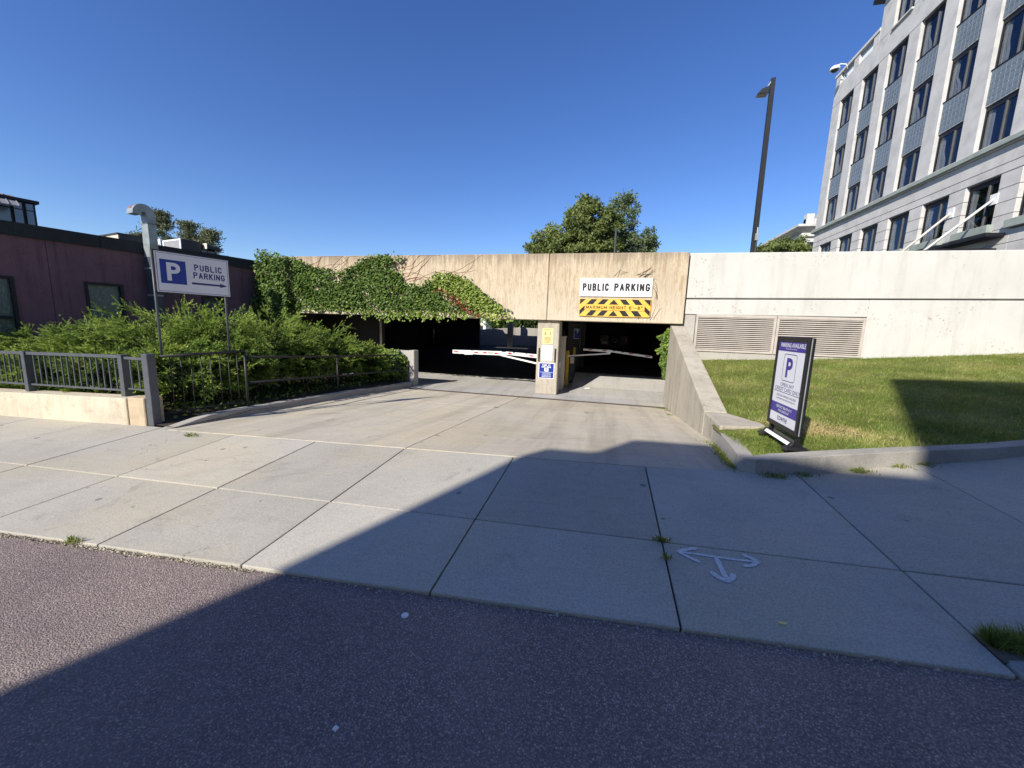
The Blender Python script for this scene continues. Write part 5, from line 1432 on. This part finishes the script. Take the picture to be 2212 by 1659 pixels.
g = MB(FW); g.box(-3.55, -3.36, 3.931, 4.47, 0.12, 0.47); g.build("stack", M_GALV, dc, bevel=0.004)
g = MB(FW); g.box(-3.556, -3.354, 4.462, 4.482, 0.114, 0.476); g.build("flange", M_GALV, dc)
cx_, cy_ = -3.60, 4.70
ring = [((-3.36, 4.483), (-3.55, 4.483))]
for k in range(0, 15):
    a = R(k * 180 / 14)
    ring.append(((cx_ + 0.235 * math.cos(a), cy_ + 0.25 * math.sin(a)), (cx_ + (0.05 if k > 2 else 0.05 + 0.0 * k) * math.cos(a), cy_ + 0.05 * math.sin(a) - (0.03 if k < 3 else 0))))
ring.append(((cx_ - 0.235, cy_ - 0.03), (cx_ - 0.05, cy_ - 0.03)))
vs, fs = [], []
for (a, b) in ring:
    vs += [(a[0], a[1], 0.12), (a[0], a[1], 0.47), (b[0], b[1], 0.47), (b[0], b[1], 0.12)]
for i in range(len(ring) - 1):
    for k in range(4): fs.append((i * 4 + k, i * 4 + (k + 1) % 4, (i + 1) * 4 + (k + 1) % 4, (i + 1) * 4 + k))
fs.append((0, 1, 2, 3)); fs.append(tuple(range(len(vs) - 1, len(vs) - 5, -1)))
g.add(vs, fs)
g.build("gooseneck", M_GALV, dc)
g = MB(FW)
vs, fs = [], []
for k in range(8, 13):
    a = R(k * 180 / 14)
    vs += [(cx_ + 0.2365 * math.cos(a), cy_ + 0.2515 * math.sin(a), 0.16 + 0.02 * (k % 2)), (cx_ + 0.2365 * math.cos(a), cy_ + 0.2515 * math.sin(a), 0.40 - 0.05 * (k % 3))]
for k in range(4): fs.append((2 * k, 2 * k + 1, 2 * k + 3, 2 * k + 2))
g.add(vs, fs); g.build("rust_patch", M_RUST, dc)
# things on and behind the roof
def roofthing(name, x, out, z, lab, cat):
    p = FW @ Vector((x, z, out))
    return thing(name, p, lab, cat)
def fb(x0, x1, y0, y1, z0, z1): return MB(FW).box(x0, x1, y0, y1, z0, z1)
t_ = roofthing("roof_unit", -3.11, -2.5, 3.7, "long beige rooftop unit with dark side and cap, left of the goose-neck duct", "roof unit")
fb(-3.10, -1.9, 3.5, 4.49, -4.4, -2.505).build("casing", M_DGREY, t_)
for z0, z1 in ((-4.4, -3.66), (-3.64, -3.09), (-3.07, -2.52)): fb(-3.125, -3.101, 3.6, 4.48, z0, z1).build("panel", M_BEIGE, t_)
fb(-3.15, -1.88, 4.491, 4.535, -4.45, -2.49).build("cap", M_DGREY, t_)
t_ = roofthing("roof_unit", -2.17, -1.0, 3.7, "white framed rooftop air unit right of the goose-neck duct", "roof unit")
fb(-2.15, -1.62, 3.5, 4.46, -2.12, -1.0).build("casing", M_DGREY, t_, bevel=0.006)
for (y0, y1, z0, z1) in ((3.6, 4.46, -1.07, -1.0), (3.6, 4.46, -2.12, -2.03), (4.41, 4.46, -2.029, -1.071)): fb(-2.175, -2.151, y0, y1, z0, z1).build("frame_bar", M_SIGNW, t_)
fb(-2.165, -2.1505, 3.6, 4.405, -2.028, -1.072).build("grille", M_INKG, t_)
t_ = roofthing("roof_vent", -2.2, -2.3, 3.7, "slim white rooftop vent box beside the framed air unit", "roof unit")
fb(-2.2, -2.12, 3.5, 4.52, -2.36, -2.2).build("casing", M_SIGNW, t_, bevel=0.008)
fb(-2.21, -2.201, 4.3, 4.36, -2.31, -2.25).build("dial", M_INKG, t_)
t_ = roofthing("roof_unit", -1.4, -1.2, 3.7, "dark stepped rooftop exhaust unit with hood, farthest right on the roof", "roof unit")
fb(-1.60, -1.15, 3.5, 4.40, -2.0, -1.06).build("casing", M_FASCIA, t_, bevel=0.006)
g = MB(FW); g.hexa([(-1.52, 4.27, -1.05), (-1.18, 4.25, -1.05), (-1.18, 4.25, -0.80), (-1.52, 4.27, -0.80)], [(-1.50, 4.44, -1.05), (-1.14, 4.385, -1.05), (-1.17, 4.33, -0.80), (-1.52, 4.38, -0.80)]); g.build("hood", M_DGREY, t_)
fb(-1.53, -1.521, 4.25, 4.43, -1.05, -0.82).build("hood_end", M_BEIGE, t_)
fb(-1.82, -1.601, 3.5, 4.34, -1.9, -1.02).build("side_box", M_DGREY, t_)
for x0, x1 in ((-1.80, -1.63), (-1.58, -1.42), (-1.40, -1.2)): fb(x0, x1, 4.14, 4.22, -1.055, -1.035).build("louvre", M_INKG, t_)
tw = roofthing("roof_monitor", -6, -3, 3.7, "dark glazed roof room with seamed metal awning at the far left edge", "building")
fb(-11, -4.76, 3.5, 4.92, -5.5, -2.56).build("wall", M_WOODB, tw)
fb(-11, -4.70, 4.921, 4.995, -5.6, -2.46).build("roof", M_WOODB, tw)
M_SKYP = plain("sky_lit_pane", (0.20, 0.28, 0.36), 0.15, 0.1, 2, 0, spec=0.7)
for x0, x1 in ((-5.45, -5.20), (-5.17, -4.985), (-4.955, -4.79)):
    f_ = fb(x0, x1, 4.0, 4.90, -2.559, -2.535).build("window", M_WOODB, tw)
    for ya, yb_ in ((4.05, 4.70), (4.725, 4.885)):
        fb(x0 + 0.02, x1 - 0.02, ya, yb_, -2.5345, -2.525).build("pane", M_SKYP, f_)
aw = MB(FW).hexa([(-11, 4.66, -1.9), (-5.17, 4.66, -1.9), (-5.17, 4.69, -1.9), (-11, 4.69, -1.9)], [(-11, 5.10, -3.1), (-5.0, 5.10, -3.1), (-5.0, 5.13, -3.1), (-11, 5.13, -3.1)]).build("awning", M_SEAM, tw)
for k in range(12):
    MB().beam(FW @ Vector((-5.19 - k * 0.17, 4.70, -1.9)), FW @ Vector((-5.02 - k * 0.17, 5.14, -3.1)), 0.014, 0.02).build("seam", M_SEAM, aw)
fb(-11, -5.22, 3.6, 5.26, -4.6, -3.2).build("penthouse", M_BEIGE, tw)

# ================================================================== OFFICE BLOCK ON THE RIGHT
KO = 0.85
def so_(x, y, z): return (x * KO, y * KO, CAMZ + (z - CAMZ) * KO)
class OB(MB):
    def ob(self, x0, x1, y0, y1, z0, z1):
        a, b = so_(x0, y0, z0), so_(x1, y1, z1)
        return self.box(a[0], b[0], a[1], b[1], a[2], b[2])
of = thing("office_building", (17.5, 28, 0), "tall pale grey stone office block with tiled spandrels at right", "building")
PITCH = 3.27
bays = [(46.15 - PITCH * i - 2.12, 46.15 - PITCH * i) for i in range(9)]      # (near, far) edge of the openings
FAR, NEAR = 47.5, bays[-1][0] - 1.1
ROWS = [(12.80, 15.28), (17.22, 19.72), (21.62, 24.10)]
# piers
edges = [FAR] + [e for n_, f_ in bays for e in (f_, n_)] + [NEAR]
for i in range(0, len(edges), 2):
    OB().ob(20, 20.6, edges[i + 1], edges[i], 12.76, 24.10).build("pier", M_STONE, of, bevel=0.01)
# band over the top row and the lower storey courses
OB().ob(20, 20.6, NEAR, FAR, 24.13, 25.88).build("band", M_STONE, of, bevel=0.01)
OB().ob(20.03, 20.6, NEAR, FAR, 24.10, 24.13).build("joint", M_INKG, of)
OB().ob(20, 20.6, NEAR, FAR, 11.47, 12.36).build("course", M_STONE2, of, bevel=0.012)
OB().ob(20, 20.6, NEAR, FAR, 10.99, 11.435).build("course", M_STONE2, of, bevel=0.012)
OB().ob(19.72, 20.6, NEAR, FAR + 0.2, 12.42, 12.70).build("ledge", M_COPPER, of, bevel=0.02)
OB().ob(19.85, 20.6, NEAR, FAR + 0.1, 12.365, 12.415).ob(19.80, 20.6, NEAR, FAR + 0.1, 12.702, 12.755).build("moulding", M_STONE2, of)
lev = [10.955, 10.15, 9.42, 8.72, 8.0, 7.2, 6.4]
gedges = [FAR] + [e for n_, f_ in bays for e in (f_, n_)] + [NEAR]
for i in range(0, len(gedges), 2):
    for a, b in zip(lev[1:], lev[:-1]):
        OB().ob(20, 20.6, gedges[i + 1], gedges[i], a + 0.012, b - 0.012).build("course", M_STONE2, of, bevel=0.012)
OB().ob(20.05, 20.6, NEAR, FAR, 6.0, 6.41).ob(20.05, 20.62, NEAR, FAR, 10.9551, 10.9899).ob(20.05, 20.62, NEAR, FAR, 11.4351, 11.4699).build("joint", M_INKG, of)
for n_, f_ in bays:
    for a, b in ((6.4, 7.2), (7.2, 7.9)):
        OB().ob(20, 20.6, n_ + 0.002, f_ - 0.002, a + 0.012, b - 0.012).build("course", M_STONE2, of, bevel=0.012)
# windows
def window(n_, f_, z0, z1, sill=None, curtain=True):
    w_ = OB()
    xr = 20.22
    w_.ob(xr, xr + 0.08, n_ + 0.001, n_ + 0.09, z0, z1).ob(xr, xr + 0.08, f_ - 0.09, f_ - 0.001, z0, z1).ob(xr, xr + 0.08, n_ + 0.0905, f_ - 0.0905, z1 - 0.28, z1 - 0.001).ob(xr, xr + 0.08, n_ + 0.0905, f_ - 0.0905, z0 + 0.001, z0 + 0.08)
    fr_ = w_.build("window", M_WOODB, of)
    mid = n_ + (f_ - n_) * 0.40
    OB().ob(xr - 0.03, xr + 0.10, mid - 0.04, mid + 0.04, z0 + 0.081, z1 - 0.281).build("mullion", plain_mull, fr_)
    OB().ob(xr + 0.03, xr + 0.045, mid + 0.051, f_ - 0.0905, z0 + 0.081, z1 - 0.281).build("pane", M_PANE, fr_)
    OB().ob(xr + 0.03, xr + 0.045, n_ + 0.0905, mid - 0.051, z0 + 0.081, z1 - 0.281).build("pane", M_PANE, fr_)
    if curtain:
        c_ = MB()
        wv = random.uniform(0.25, 0.5) * (f_ - n_)
        pts_ = []
        nn = 11
        lo_ = random.choice((0.17, 0.2, 0.26, 0.36, 0.42))
        rows_ = [(z1 - 0.3, random.uniform(0.13, 0.18)), (z0 + (z1 - z0) * 0.5, random.uniform(0.13, 0.18)), (z0 + (z1 - z0) * 0.3, lo_ * random.uniform(0.75, 1)), (z0 + 0.1, lo_)]
        for zz_, frac in rows_:
            for k in range(nn):
                yy = f_ - 0.09 - (f_ - n_) * frac * k / (nn - 1)
                pts_.append(so_(20.36 + 0.05 * math.sin(k * 2.1), yy, zz_))
        for r_ in range(3):
            for k in range(nn - 1): c_.f.append((r_ * nn + k, r_ * nn + k + 1, (r_ + 1) * nn + k + 1, (r_ + 1) * nn + k))
        c_.v = pts_
        c_.build("curtain", M_CURT, fr_)
    return fr_
plain_mull = plain("mullion_bronze", (0.11, 0.105, 0.10), 0.4, 0.1, 4, 0, spec=0.5)
for i, (n_, f_) in enumerate(bays):
    for z0, z1 in ROWS: window(n_, f_, z0, z1, curtain=random.random() < 0.85)
    if i >= 2: window(n_, f_, 25.9, 28.5)
    window(n_, f_, 8.37, 10.95)
    sl_ = OB().ob(19.75, 20.3, n_ - 0.12, f_ + 0.12, 7.93, 8.36).build("sill", M_COPPER, of, bevel=0.02)
    OB().ob(19.86, 20.25, n_ - 0.02, f_ + 0.02, 25.72, 25.885).build("sill", M_STONE2, of, bevel=0.02) if i >= 2 else None
# dark rooms behind the panes
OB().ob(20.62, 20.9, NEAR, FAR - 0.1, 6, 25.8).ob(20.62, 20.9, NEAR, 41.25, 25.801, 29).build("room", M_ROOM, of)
OB().ob(20.91, 34, NEAR, FAR, -2, 27).build("core", M_STONE, of)
OB().ob(20.0, 34, NEAR - 0.4, NEAR - 0.001, -2, 29).build("end_wall", M_STONE, of)
OB().ob(20.0, 20.9, NEAR, FAR, -2, 6.0).build("basement_wall", M_STONE2, of)
# spandrels with tiles
ntile = 0
tile_me = None
for i, (n_, f_) in enumerate(bays):
    for (z0, z1) in ((15.285, 17.215), (19.725, 21.615)):
        sp = OB().ob(20.14, 20.3, n_ + 0.002, f_ - 0.002, z0, z1).build("spandrel", M_GROUT, of)
        OB().ob(20.08, 20.3, n_ + 0.001, f_ - 0.001, z1 - 0.06, z1 - 0.001).build("drip_edge", M_WOODB, sp)
        nc, nr = 7, 5
        cw, ch = (f_ - n_ - 0.06) / nc, (z1 - z0 - 0.12) / nr
        solo = i >= 2 and ntile < 300 - nc * nr and 2 <= i <= 6
        g = OB()
        for r_ in range(nr):
            for c_ in range(nc):
                y0, za = n_ + 0.03 + c_ * cw, z0 + 0.03 + r_ * ch
                if solo:
                    if tile_me is None:
                        t0 = OB().ob(20.115, 20.139, y0 + 0.022, y0 + cw - 0.022, za + 0.022, za + ch - 0.022).build("tile", M_TILE, sp)
                        tile_me, ty, tz = t0.data, y0, za
                    else:
                        t2_ = link(bpy.data.objects.new("tile", tile_me), sp)
                        t2_.location = (0, (y0 - ty) * KO, (za - tz) * KO)
                    ntile += 1
                else:
                    g.ob(20.115, 20.139, y0 + 0.022, y0 + cw - 0.022, za + 0.022, za + ch - 0.022)
        if not solo: tag(g.build("tile", M_TILE, sp), kind='stuff')
# low roof: balustrade; tall part above
TALL = 41.25
OB().ob(19.93, 20.6, TALL + 0.001, FAR + 0.12, 26.78, 27.06).build("parapet_cap", M_STONE2, of, bevel=0.02)
for y0 in (TALL + 0.02, 43.9, 46.7): OB().ob(20, 20.5, y0, y0 + 0.75, 25.885, 26.778).build("parapet_pier", M_STONE, of, bevel=0.01)
bpr = None
M_BAL = plain("balustrade_white", (0.55, 0.62, 0.70), 0.5, 0.05, 4, 0)
for (ya, yb) in ((42.05, 43.88), (44.68, 46.68)):
    for k in range(13):
        y = ya + (yb - ya) * k / 12
        if bpr is None:
            bpr = OB().ob(20.18, 20.26, y, y + 0.07, 25.886, 26.775).build("baluster", M_BAL, of); by0 = y
        else:
            copy_part(bpr, of, (0, (y - by0) * KO, 0))
    OB().ob(20.45, 20.5, ya - 0.02, yb + 0.01, 25.886, 26.77).build("parapet_back", M_DGREY, of)
te = [TALL] + [e for n_, f_ in bays[2:] for e in (f_, n_)] + [NEAR]
for i in range(0, len(te), 2):
    OB().ob(20, 20.6, te[i + 1], te[i], 25.89, 28.5).build("pier", M_STONE, of, bevel=0.01)
OB().ob(20, 34, NEAR, TALL, 28.52, 29.15).build("band", M_STONE, of, bevel=0.01)
OB().ob(20.63, 34, TALL - 0.3, TALL, 25.9, 28.5).build("return_wall", M_STONE, of)
OB().ob(19.5, 34.5, NEAR, TALL + 0.7, 29.16, 29.5).build("eave", M_WOODB, of, bevel=0.02)
# canopy hung on two rods
OB().ob(16.9, 19.9, 26.9, 31.4, 6.75, 7.0).build("canopy", M_WOODB, of, bevel=0.02)
OB().ob(19.2, 19.98, 26.7, 31.6, 7.55, 7.75).build("canopy_edge", M_WOODB, of, bevel=0.02)
for k, (y, z, ex, ez) in enumerate(((30.55, 9.75, 17.5, 7.15), (27.8, 9.72, 17.0, 6.8))):
    rd = MB().tube([so_(19.96, y, z), so_(ex, y, ez)], 0.055, 10).build("tie_rod", plain("rod_white", (0.62, 0.60, 0.56), 0.5, 0.15, 6) if k else concrete("rod_rusty", (0.6, 0.55, 0.48), 4, 0.6, (0.35, 0.17, 0.08)), of, smooth=True)
    rd['label'] = ["rust flecked white tie rod", "clean white tie rod"][k]
    OB().ob(19.95, 19.998, y - 0.22, y + 0.22, z - 0.28, z + 0.28).build("anchor_plate", M_SIGNW, of)
# dome camera on the far corner
dm = thing("security_camera", so_(19.3, 46.2, 26.7), "white dome security camera on a bent arm at the office roof corner", "camera")
c0 = so_(19.0, 45.75, 26.62)
MB().tube([so_(19.95, 45.6, 26.55), so_(19.8, 45.6, 26.95), so_(19.4, 45.65, 27.05), so_(19.0, 45.75, 26.98)], 0.04, 8).build("arm", M_SIGNW, dm, smooth=True)
MB().lathe([(0.03, 0.34), (0.16, 0.30), (0.30, 0.18), (0.36, 0.04), (0.36, 0.0)], c0, 20).build("hood", M_SIGNW, dm, smooth=True)
MB().lathe([(0.0, -0.16), (0.14, -0.13), (0.24, -0.03), (0.26, 0.0)], c0, 20).build("dome", M_DGREY, dm, smooth=True)

# old cornice building farther away
ol = thing("old_building", (26, 66, 0), "distant ornate stone building with deep cornice beyond the office block", "building")
MB().box(24.9, 36, 62.4, 80, -2, 15.9).build("wall", M_STONE, ol)
MB().box(24.6, 36, 62.1, 80, 15.3, 15.55).box(24.7, 36, 62.2, 80, 15.551, 15.75).build("string_course", M_STONE2, ol)
MB().hexa([(24.85, 62.3, 15.9), (36, 62.3, 15.9), (36, 80, 15.9), (24.85, 80, 15.9)], [(23.95, 61.5, 16.45), (36, 61.5, 16.45), (36, 80, 16.45), (23.95, 80, 16.45)]).box(23.85, 36, 61.4, 80, 16.451, 16.75).build("cornice", M_STONE2, ol)
for x in (25.0, 26.3, 27.6): MB().box(x, x + 0.9, 62.1, 63, 16.751, 18.2).build("merlon", M_STONE, ol, bevel=0.03)
MB().box(25.0, 36, 62.3, 63, 16.751, 17.6).build("parapet", M_STONE, ol)
MB().box(25.5, 26.4, 62.33, 62.39, 12.5, 14.6).build("window", M_WOODB, ol)

# ================================================================== LAMP POST
lp = thing("lamp_post", (6.1, 20, 3.25), "tall dark square lamp post with small floodlight behind the white wall", "lamp post")
M_LAMPK = plain("lamp_post_black", (0.018, 0.019, 0.021), 0.5, 0.15, 3, 0.02)
MB().hexa([(6.03, 19.92, 3.25), (6.24, 19.92, 3.25), (6.24, 20.12, 3.25), (6.03, 20.12, 3.25)], [(6.0, 19.92, 12.72), (6.165, 19.92, 12.74), (6.165, 20.09, 12.74), (6.0, 20.09, 12.72)]).build("pole", M_LAMPK, lp, bevel=0.012)
hd = MB().hexa([(5.52, 19.86, 12.13), (5.94, 19.86, 12.11), (5.94, 20.2, 12.13), (5.52, 20.2, 12.15)], [(5.68, 19.9, 12.33), (5.94, 19.9, 12.42), (5.94, 20.16, 12.42), (5.68, 20.16, 12.33)]).build("lamp_head", M_LAMPK, lp, bevel=0.012)
MB().hexa([(5.54, 19.89, 12.118), (5.92, 19.89, 12.10), (5.92, 20.17, 12.10), (5.54, 20.17, 12.118)], [(5.54, 19.89, 12.131), (5.92, 19.89, 12.113), (5.92, 20.17, 12.113), (5.54, 20.17, 12.131)]).build("lens", M_BEIGE, hd)
MB().beam((5.88, 20.0, 12.38), (6.02, 20.0, 12.62), 0.06, 0.05).build("bracket", M_GALV, lp)
MB().box(6.09, 6.23, 19.83, 19.915, 6.15, 6.45).build("junction_box", M_GALV, lp, bevel=0.008)
MB().tube([(6.16, 19.87, 6.45), (6.16, 19.87, 6.7)], 0.03, 8).build("conduit", M_GALV, lp)
MB().tube([(6.16, 19.87, 6.15), (6.16, 19.87, 5.6), (6.15, 19.88, 3.3)], 0.025, 8).build("cable", M_DGREY, lp)
l2 = thing("lamp_post", (-0.05, 40, 0), "thin grey pole standing in front of the big round tree", "lamp post")
MB().tube([(0.20, 40, 3), (0.20, 40, 11.5)], [0.13, 0.10], 8).build("pole", M_DGREY, l2)
MB().box(0.02, 0.38, 39.9, 40.1, 11.5, 11.6).build("lamp_head", M_DGREY, l2)

# ================================================================== TREES
def crown(center_list, n_sub, n_leaf, sub_r, size, rg, shade0=0.35):
    Pc = []
    shs = []
    for (c, r, wgt) in center_list:
        for _ in range(int(n_sub * wgt)):
            d = rg.normal(size=3); d /= np.linalg.norm(d)
            rr_ = rg.random() ** 0.45
            cc = np.array(c) + d * np.array(r) * rr_
            m_ = int(n_leaf * rg.uniform(0.6, 1.3))
            sr_ = sub_r * rg.uniform(0.6, 1.25)
            pp = rg.normal(size=(m_, 3)); pp = pp / np.linalg.norm(pp, axis=1, keepdims=True) * (rg.random((m_, 1)) ** 0.5) * sr_ * np.array([1, 1, 0.75])
            Pc.append(cc + pp)
            shs.append(shade0 + rg.normal(0, 0.14) + rg.normal(0, 0.13, m_) + 0.15 * pp[:, 2] / sr_)
    Pc, shs = np.concatenate(Pc), np.concatenate(shs)
    m_ = len(Pc)
    D_ = unit(rg.normal(size=(m_, 3))); 
    S_ = np.cross(D_, unit(rg.normal(size=(m_, 3))))
    return Pc, D_, S_, rg.uniform(0.7, 1.3, m_) * size, rg.uniform(0.5, 0.8, m_) * size, shs
def tree(name, base, label, clumps, mat, trunk_r, n_sub=60, n_leaf=90, sub_r=0.8, size=0.3, seed=1, group=None, cat="tree"):
    rg = np.random.default_rng(seed)
    t_ = thing(name, base, label, cat, group)
    leaves("crown", *[a for a in crown(clumps, n_sub, n_leaf, sub_r, size, rg)], mat, t_)
    g_ = MB()
    b = np.array(base)
    topc = np.array(clumps[0][0])
    g_.tube([tuple(b), tuple(b * 0.5 + topc * 0.5 + [0.2, 0, 0]), tuple(topc)], [trunk_r, trunk_r * 0.7, trunk_r * 0.25], 8)
    for c, r, _ in clumps:
        s_ = b + (topc - b) * rg.uniform(0.45, 0.7)
        for q in range(4):
            e_ = np.array(c) + rg.normal(size=3) * np.array(r) * 0.5
            mdl = (s_ + e_) / 2 + [0, 0, 0.4]
            g_.tube([tuple(s_), tuple(mdl), tuple(e_)], [trunk_r * 0.42, trunk_r * 0.26, trunk_r * 0.07], 6)
    g_.build("trunk", M_TRUNK, t_)
    return t_
tree("broadleaf_tree", (-3.2, 45, -1), "big dense dark green tree rising behind the garage roof", [((-3.2, 45, 12.6), (2.7, 2.7, 3.3), 1.3), ((-6.6, 45, 11.0), (2.6, 2.4, 2.2), 1.0), ((-0.6, 45, 12.0), (2.0, 2.4, 2.8), 0.9), ((-8.4, 45.5, 10.2), (1.2, 1.5, 1.6), 0.35), ((-3.4, 45, 14.9), (1.4, 1.3, 1.2), 0.35), ((-3, 45, 9.5), (4.2, 2.5, 2), 0.9)], M_TREE, 0.45, 80, 110, 0.75, 0.30, 5, "trees behind the garage")
tree("broadleaf_tree", (1.2, 47, -1), "airy blue-green tree right of the big dense tree", [((1.0, 47, 13.6), (1.9, 1.8, 3.0), 0.8), ((2.6, 47, 11.4), (2.2, 2.0, 1.8), 0.9), ((0.6, 47, 16.2), (1.5, 1.2, 1.2), 0.30), ((3.6, 47, 11.9), (1.1, 1.2, 1.4), 0.3), ((1.6, 47, 9.4), (2.3, 2, 1.4), 0.5)], M_TREE2, 0.3, 80, 50, 0.55, 0.24, 6, "trees behind the garage")
tree("broadleaf_tree", (18.5, 52, -1), "round green tree top between lamp post and office block", [((18.6, 52, 11.2), (2.3, 2.2, 2.0), 1.0), ((17.0, 52, 10.6), (1.5, 1.6, 1.5), 0.6), ((20.6, 52, 11.0), (1.6, 1.6, 1.8), 0.6)], M_TREE, 0.35, 70, 100, 0.65, 0.28, 7, "trees behind the garage")
# conifers behind the maroon building
def pine(base, H, rad, label, seed):
    rg = np.random.default_rng(seed)
    t_ = thing("pine_tree", base, label, "tree", "pines behind the maroon building")
    b = np.array(base)
    g_ = MB(); g_.tube([tuple(b), (b[0], b[1], b[2] + H)], [0.3, 0.04], 6)
    Pc = []
    z_ = H * 0.35
    while z_ < H:
        rr_ = rad * (1 - (z_ / H) ** 1.6) + 0.35
        for q in range(rg.integers(4, 7)):
            az_ = rg.uniform(0, 6.28)
            ln = rr_ * rg.uniform(0.6, 1.15)
            e_ = np.array([math.cos(az_) * ln, math.sin(az_) * ln, rg.uniform(-0.05, 0.30) * ln])
            s_ = b + [0, 0, z_]
            g_.tube([tuple(s_), tuple(s_ + e_)], [0.06, 0.02], 4)
            for k in range(4):
                c_ = s_ + e_ * (0.45 + 0.18 * k)
                pp = rg.normal(size=(34, 3)) * np.array([0.36, 0.36, 0.15])
                Pc.append(c_ + pp)
        z_ += H * 0.045
    g_.build("trunk", M_TRUNK, t_)
    Pc = np.concatenate(Pc); m_ = len(Pc)
    D_ = unit(rg.normal(size=(m_, 3)) + [0, 0, 0.5])
    leaves("crown", Pc, D_, np.cross(D_, unit(rg.normal(size=(m_, 3)))), rg.uniform(0.22, 0.42, m_), rg.uniform(0.08, 0.15, m_), 0.4 + rg.normal(0, 0.22, m_), M_PINE, t_)
pine((-50.0, 35, -2), 15.5, 3.4, "tallest pine, right behind the goose-neck duct", 21)
pine((-46.6, 35.5, -2), 14.3, 2.9, "middle pine above the white framed roof unit", 22)
pine((-43.4, 35, -2), 13.3, 2.7, "rightmost pine above the dark roof exhaust unit", 23)
pine((-55.0, 36, -2), 13.4, 2.6, "small pine top left of the goose-neck duct", 24)
# seen through the far opening of the garage
tree("shrub_tree", (-7.6, 33, -0.5), "sunlit leafy tree seen through the far garage opening", [((-9.0, 33, 2.3), (1.5, 1.0, 1.5), 0.8), ((-6.0, 32.6, 2.6), (2.2, 0.9, 1.4), 1.1), ((-3.5, 33, 2.8), (1.8, 1, 1.5), 0.7)], M_HEDGE, 0.12, 70, 150, 0.5, 0.17, 9, "trees behind the garage")
wh = thing("white_house", (-11.5, 38, 0), "white clapboard house corner glimpsed through the far garage opening", "house")
MB().box(-18, -12.1, 38, 42, -1, 6).build("wall", M_SIGNW, wh)
MB().box(-12.7, -12.4, 37.94, 37.999, 1.2, 2.0).build("window", M_WOODB, wh)
for k in range(5): MB().box(-18, -12.08, 37.96, 37.999, 2.6 + k * 0.22, 2.64 + k * 0.22).build("board", M_INKG, wh)

# ================================================================== BUILDING ACROSS THE STREET (casts the long shadow)
ob_ = thing("opposite_building", (2, -12, 0), "grey stone building across the street behind the viewer", "building")
MB().prism([(-7.45, -8.6), (-3.55, -8.6), (-3.55, -22), (-7.45, -22)], -0.5, 10.25).build("low_wing", M_BRICKO, ob_)
MB().prism([(-6.85, -8.62), (-5.75, -8.62), (-5.75, -10.5), (-6.85, -10.5)], 10.251, 10.95).build("chimney", M_BRICKO, ob_)
MB().prism([(-3.549, -8.6), (24, -8.6), (24, -22), (-3.549, -22)], -0.5, 14.2).build("main_block", M_BRICKO, ob_)
for k in range(8):
    for z0 in (1.6, 5.2, 8.8):
        x0 = -2.4 + k * 3.2
        f_ = MB().box(x0, x0 + 1.4, -8.59, -8.55, z0, z0 + 2.0).build("window", M_WOODB, ob_)
        MB().box(x0 + 0.08, x0 + 1.32, -8.549, -8.54, z0 + 0.08, z0 + 1.92).build("pane", M_ROOM, f_)
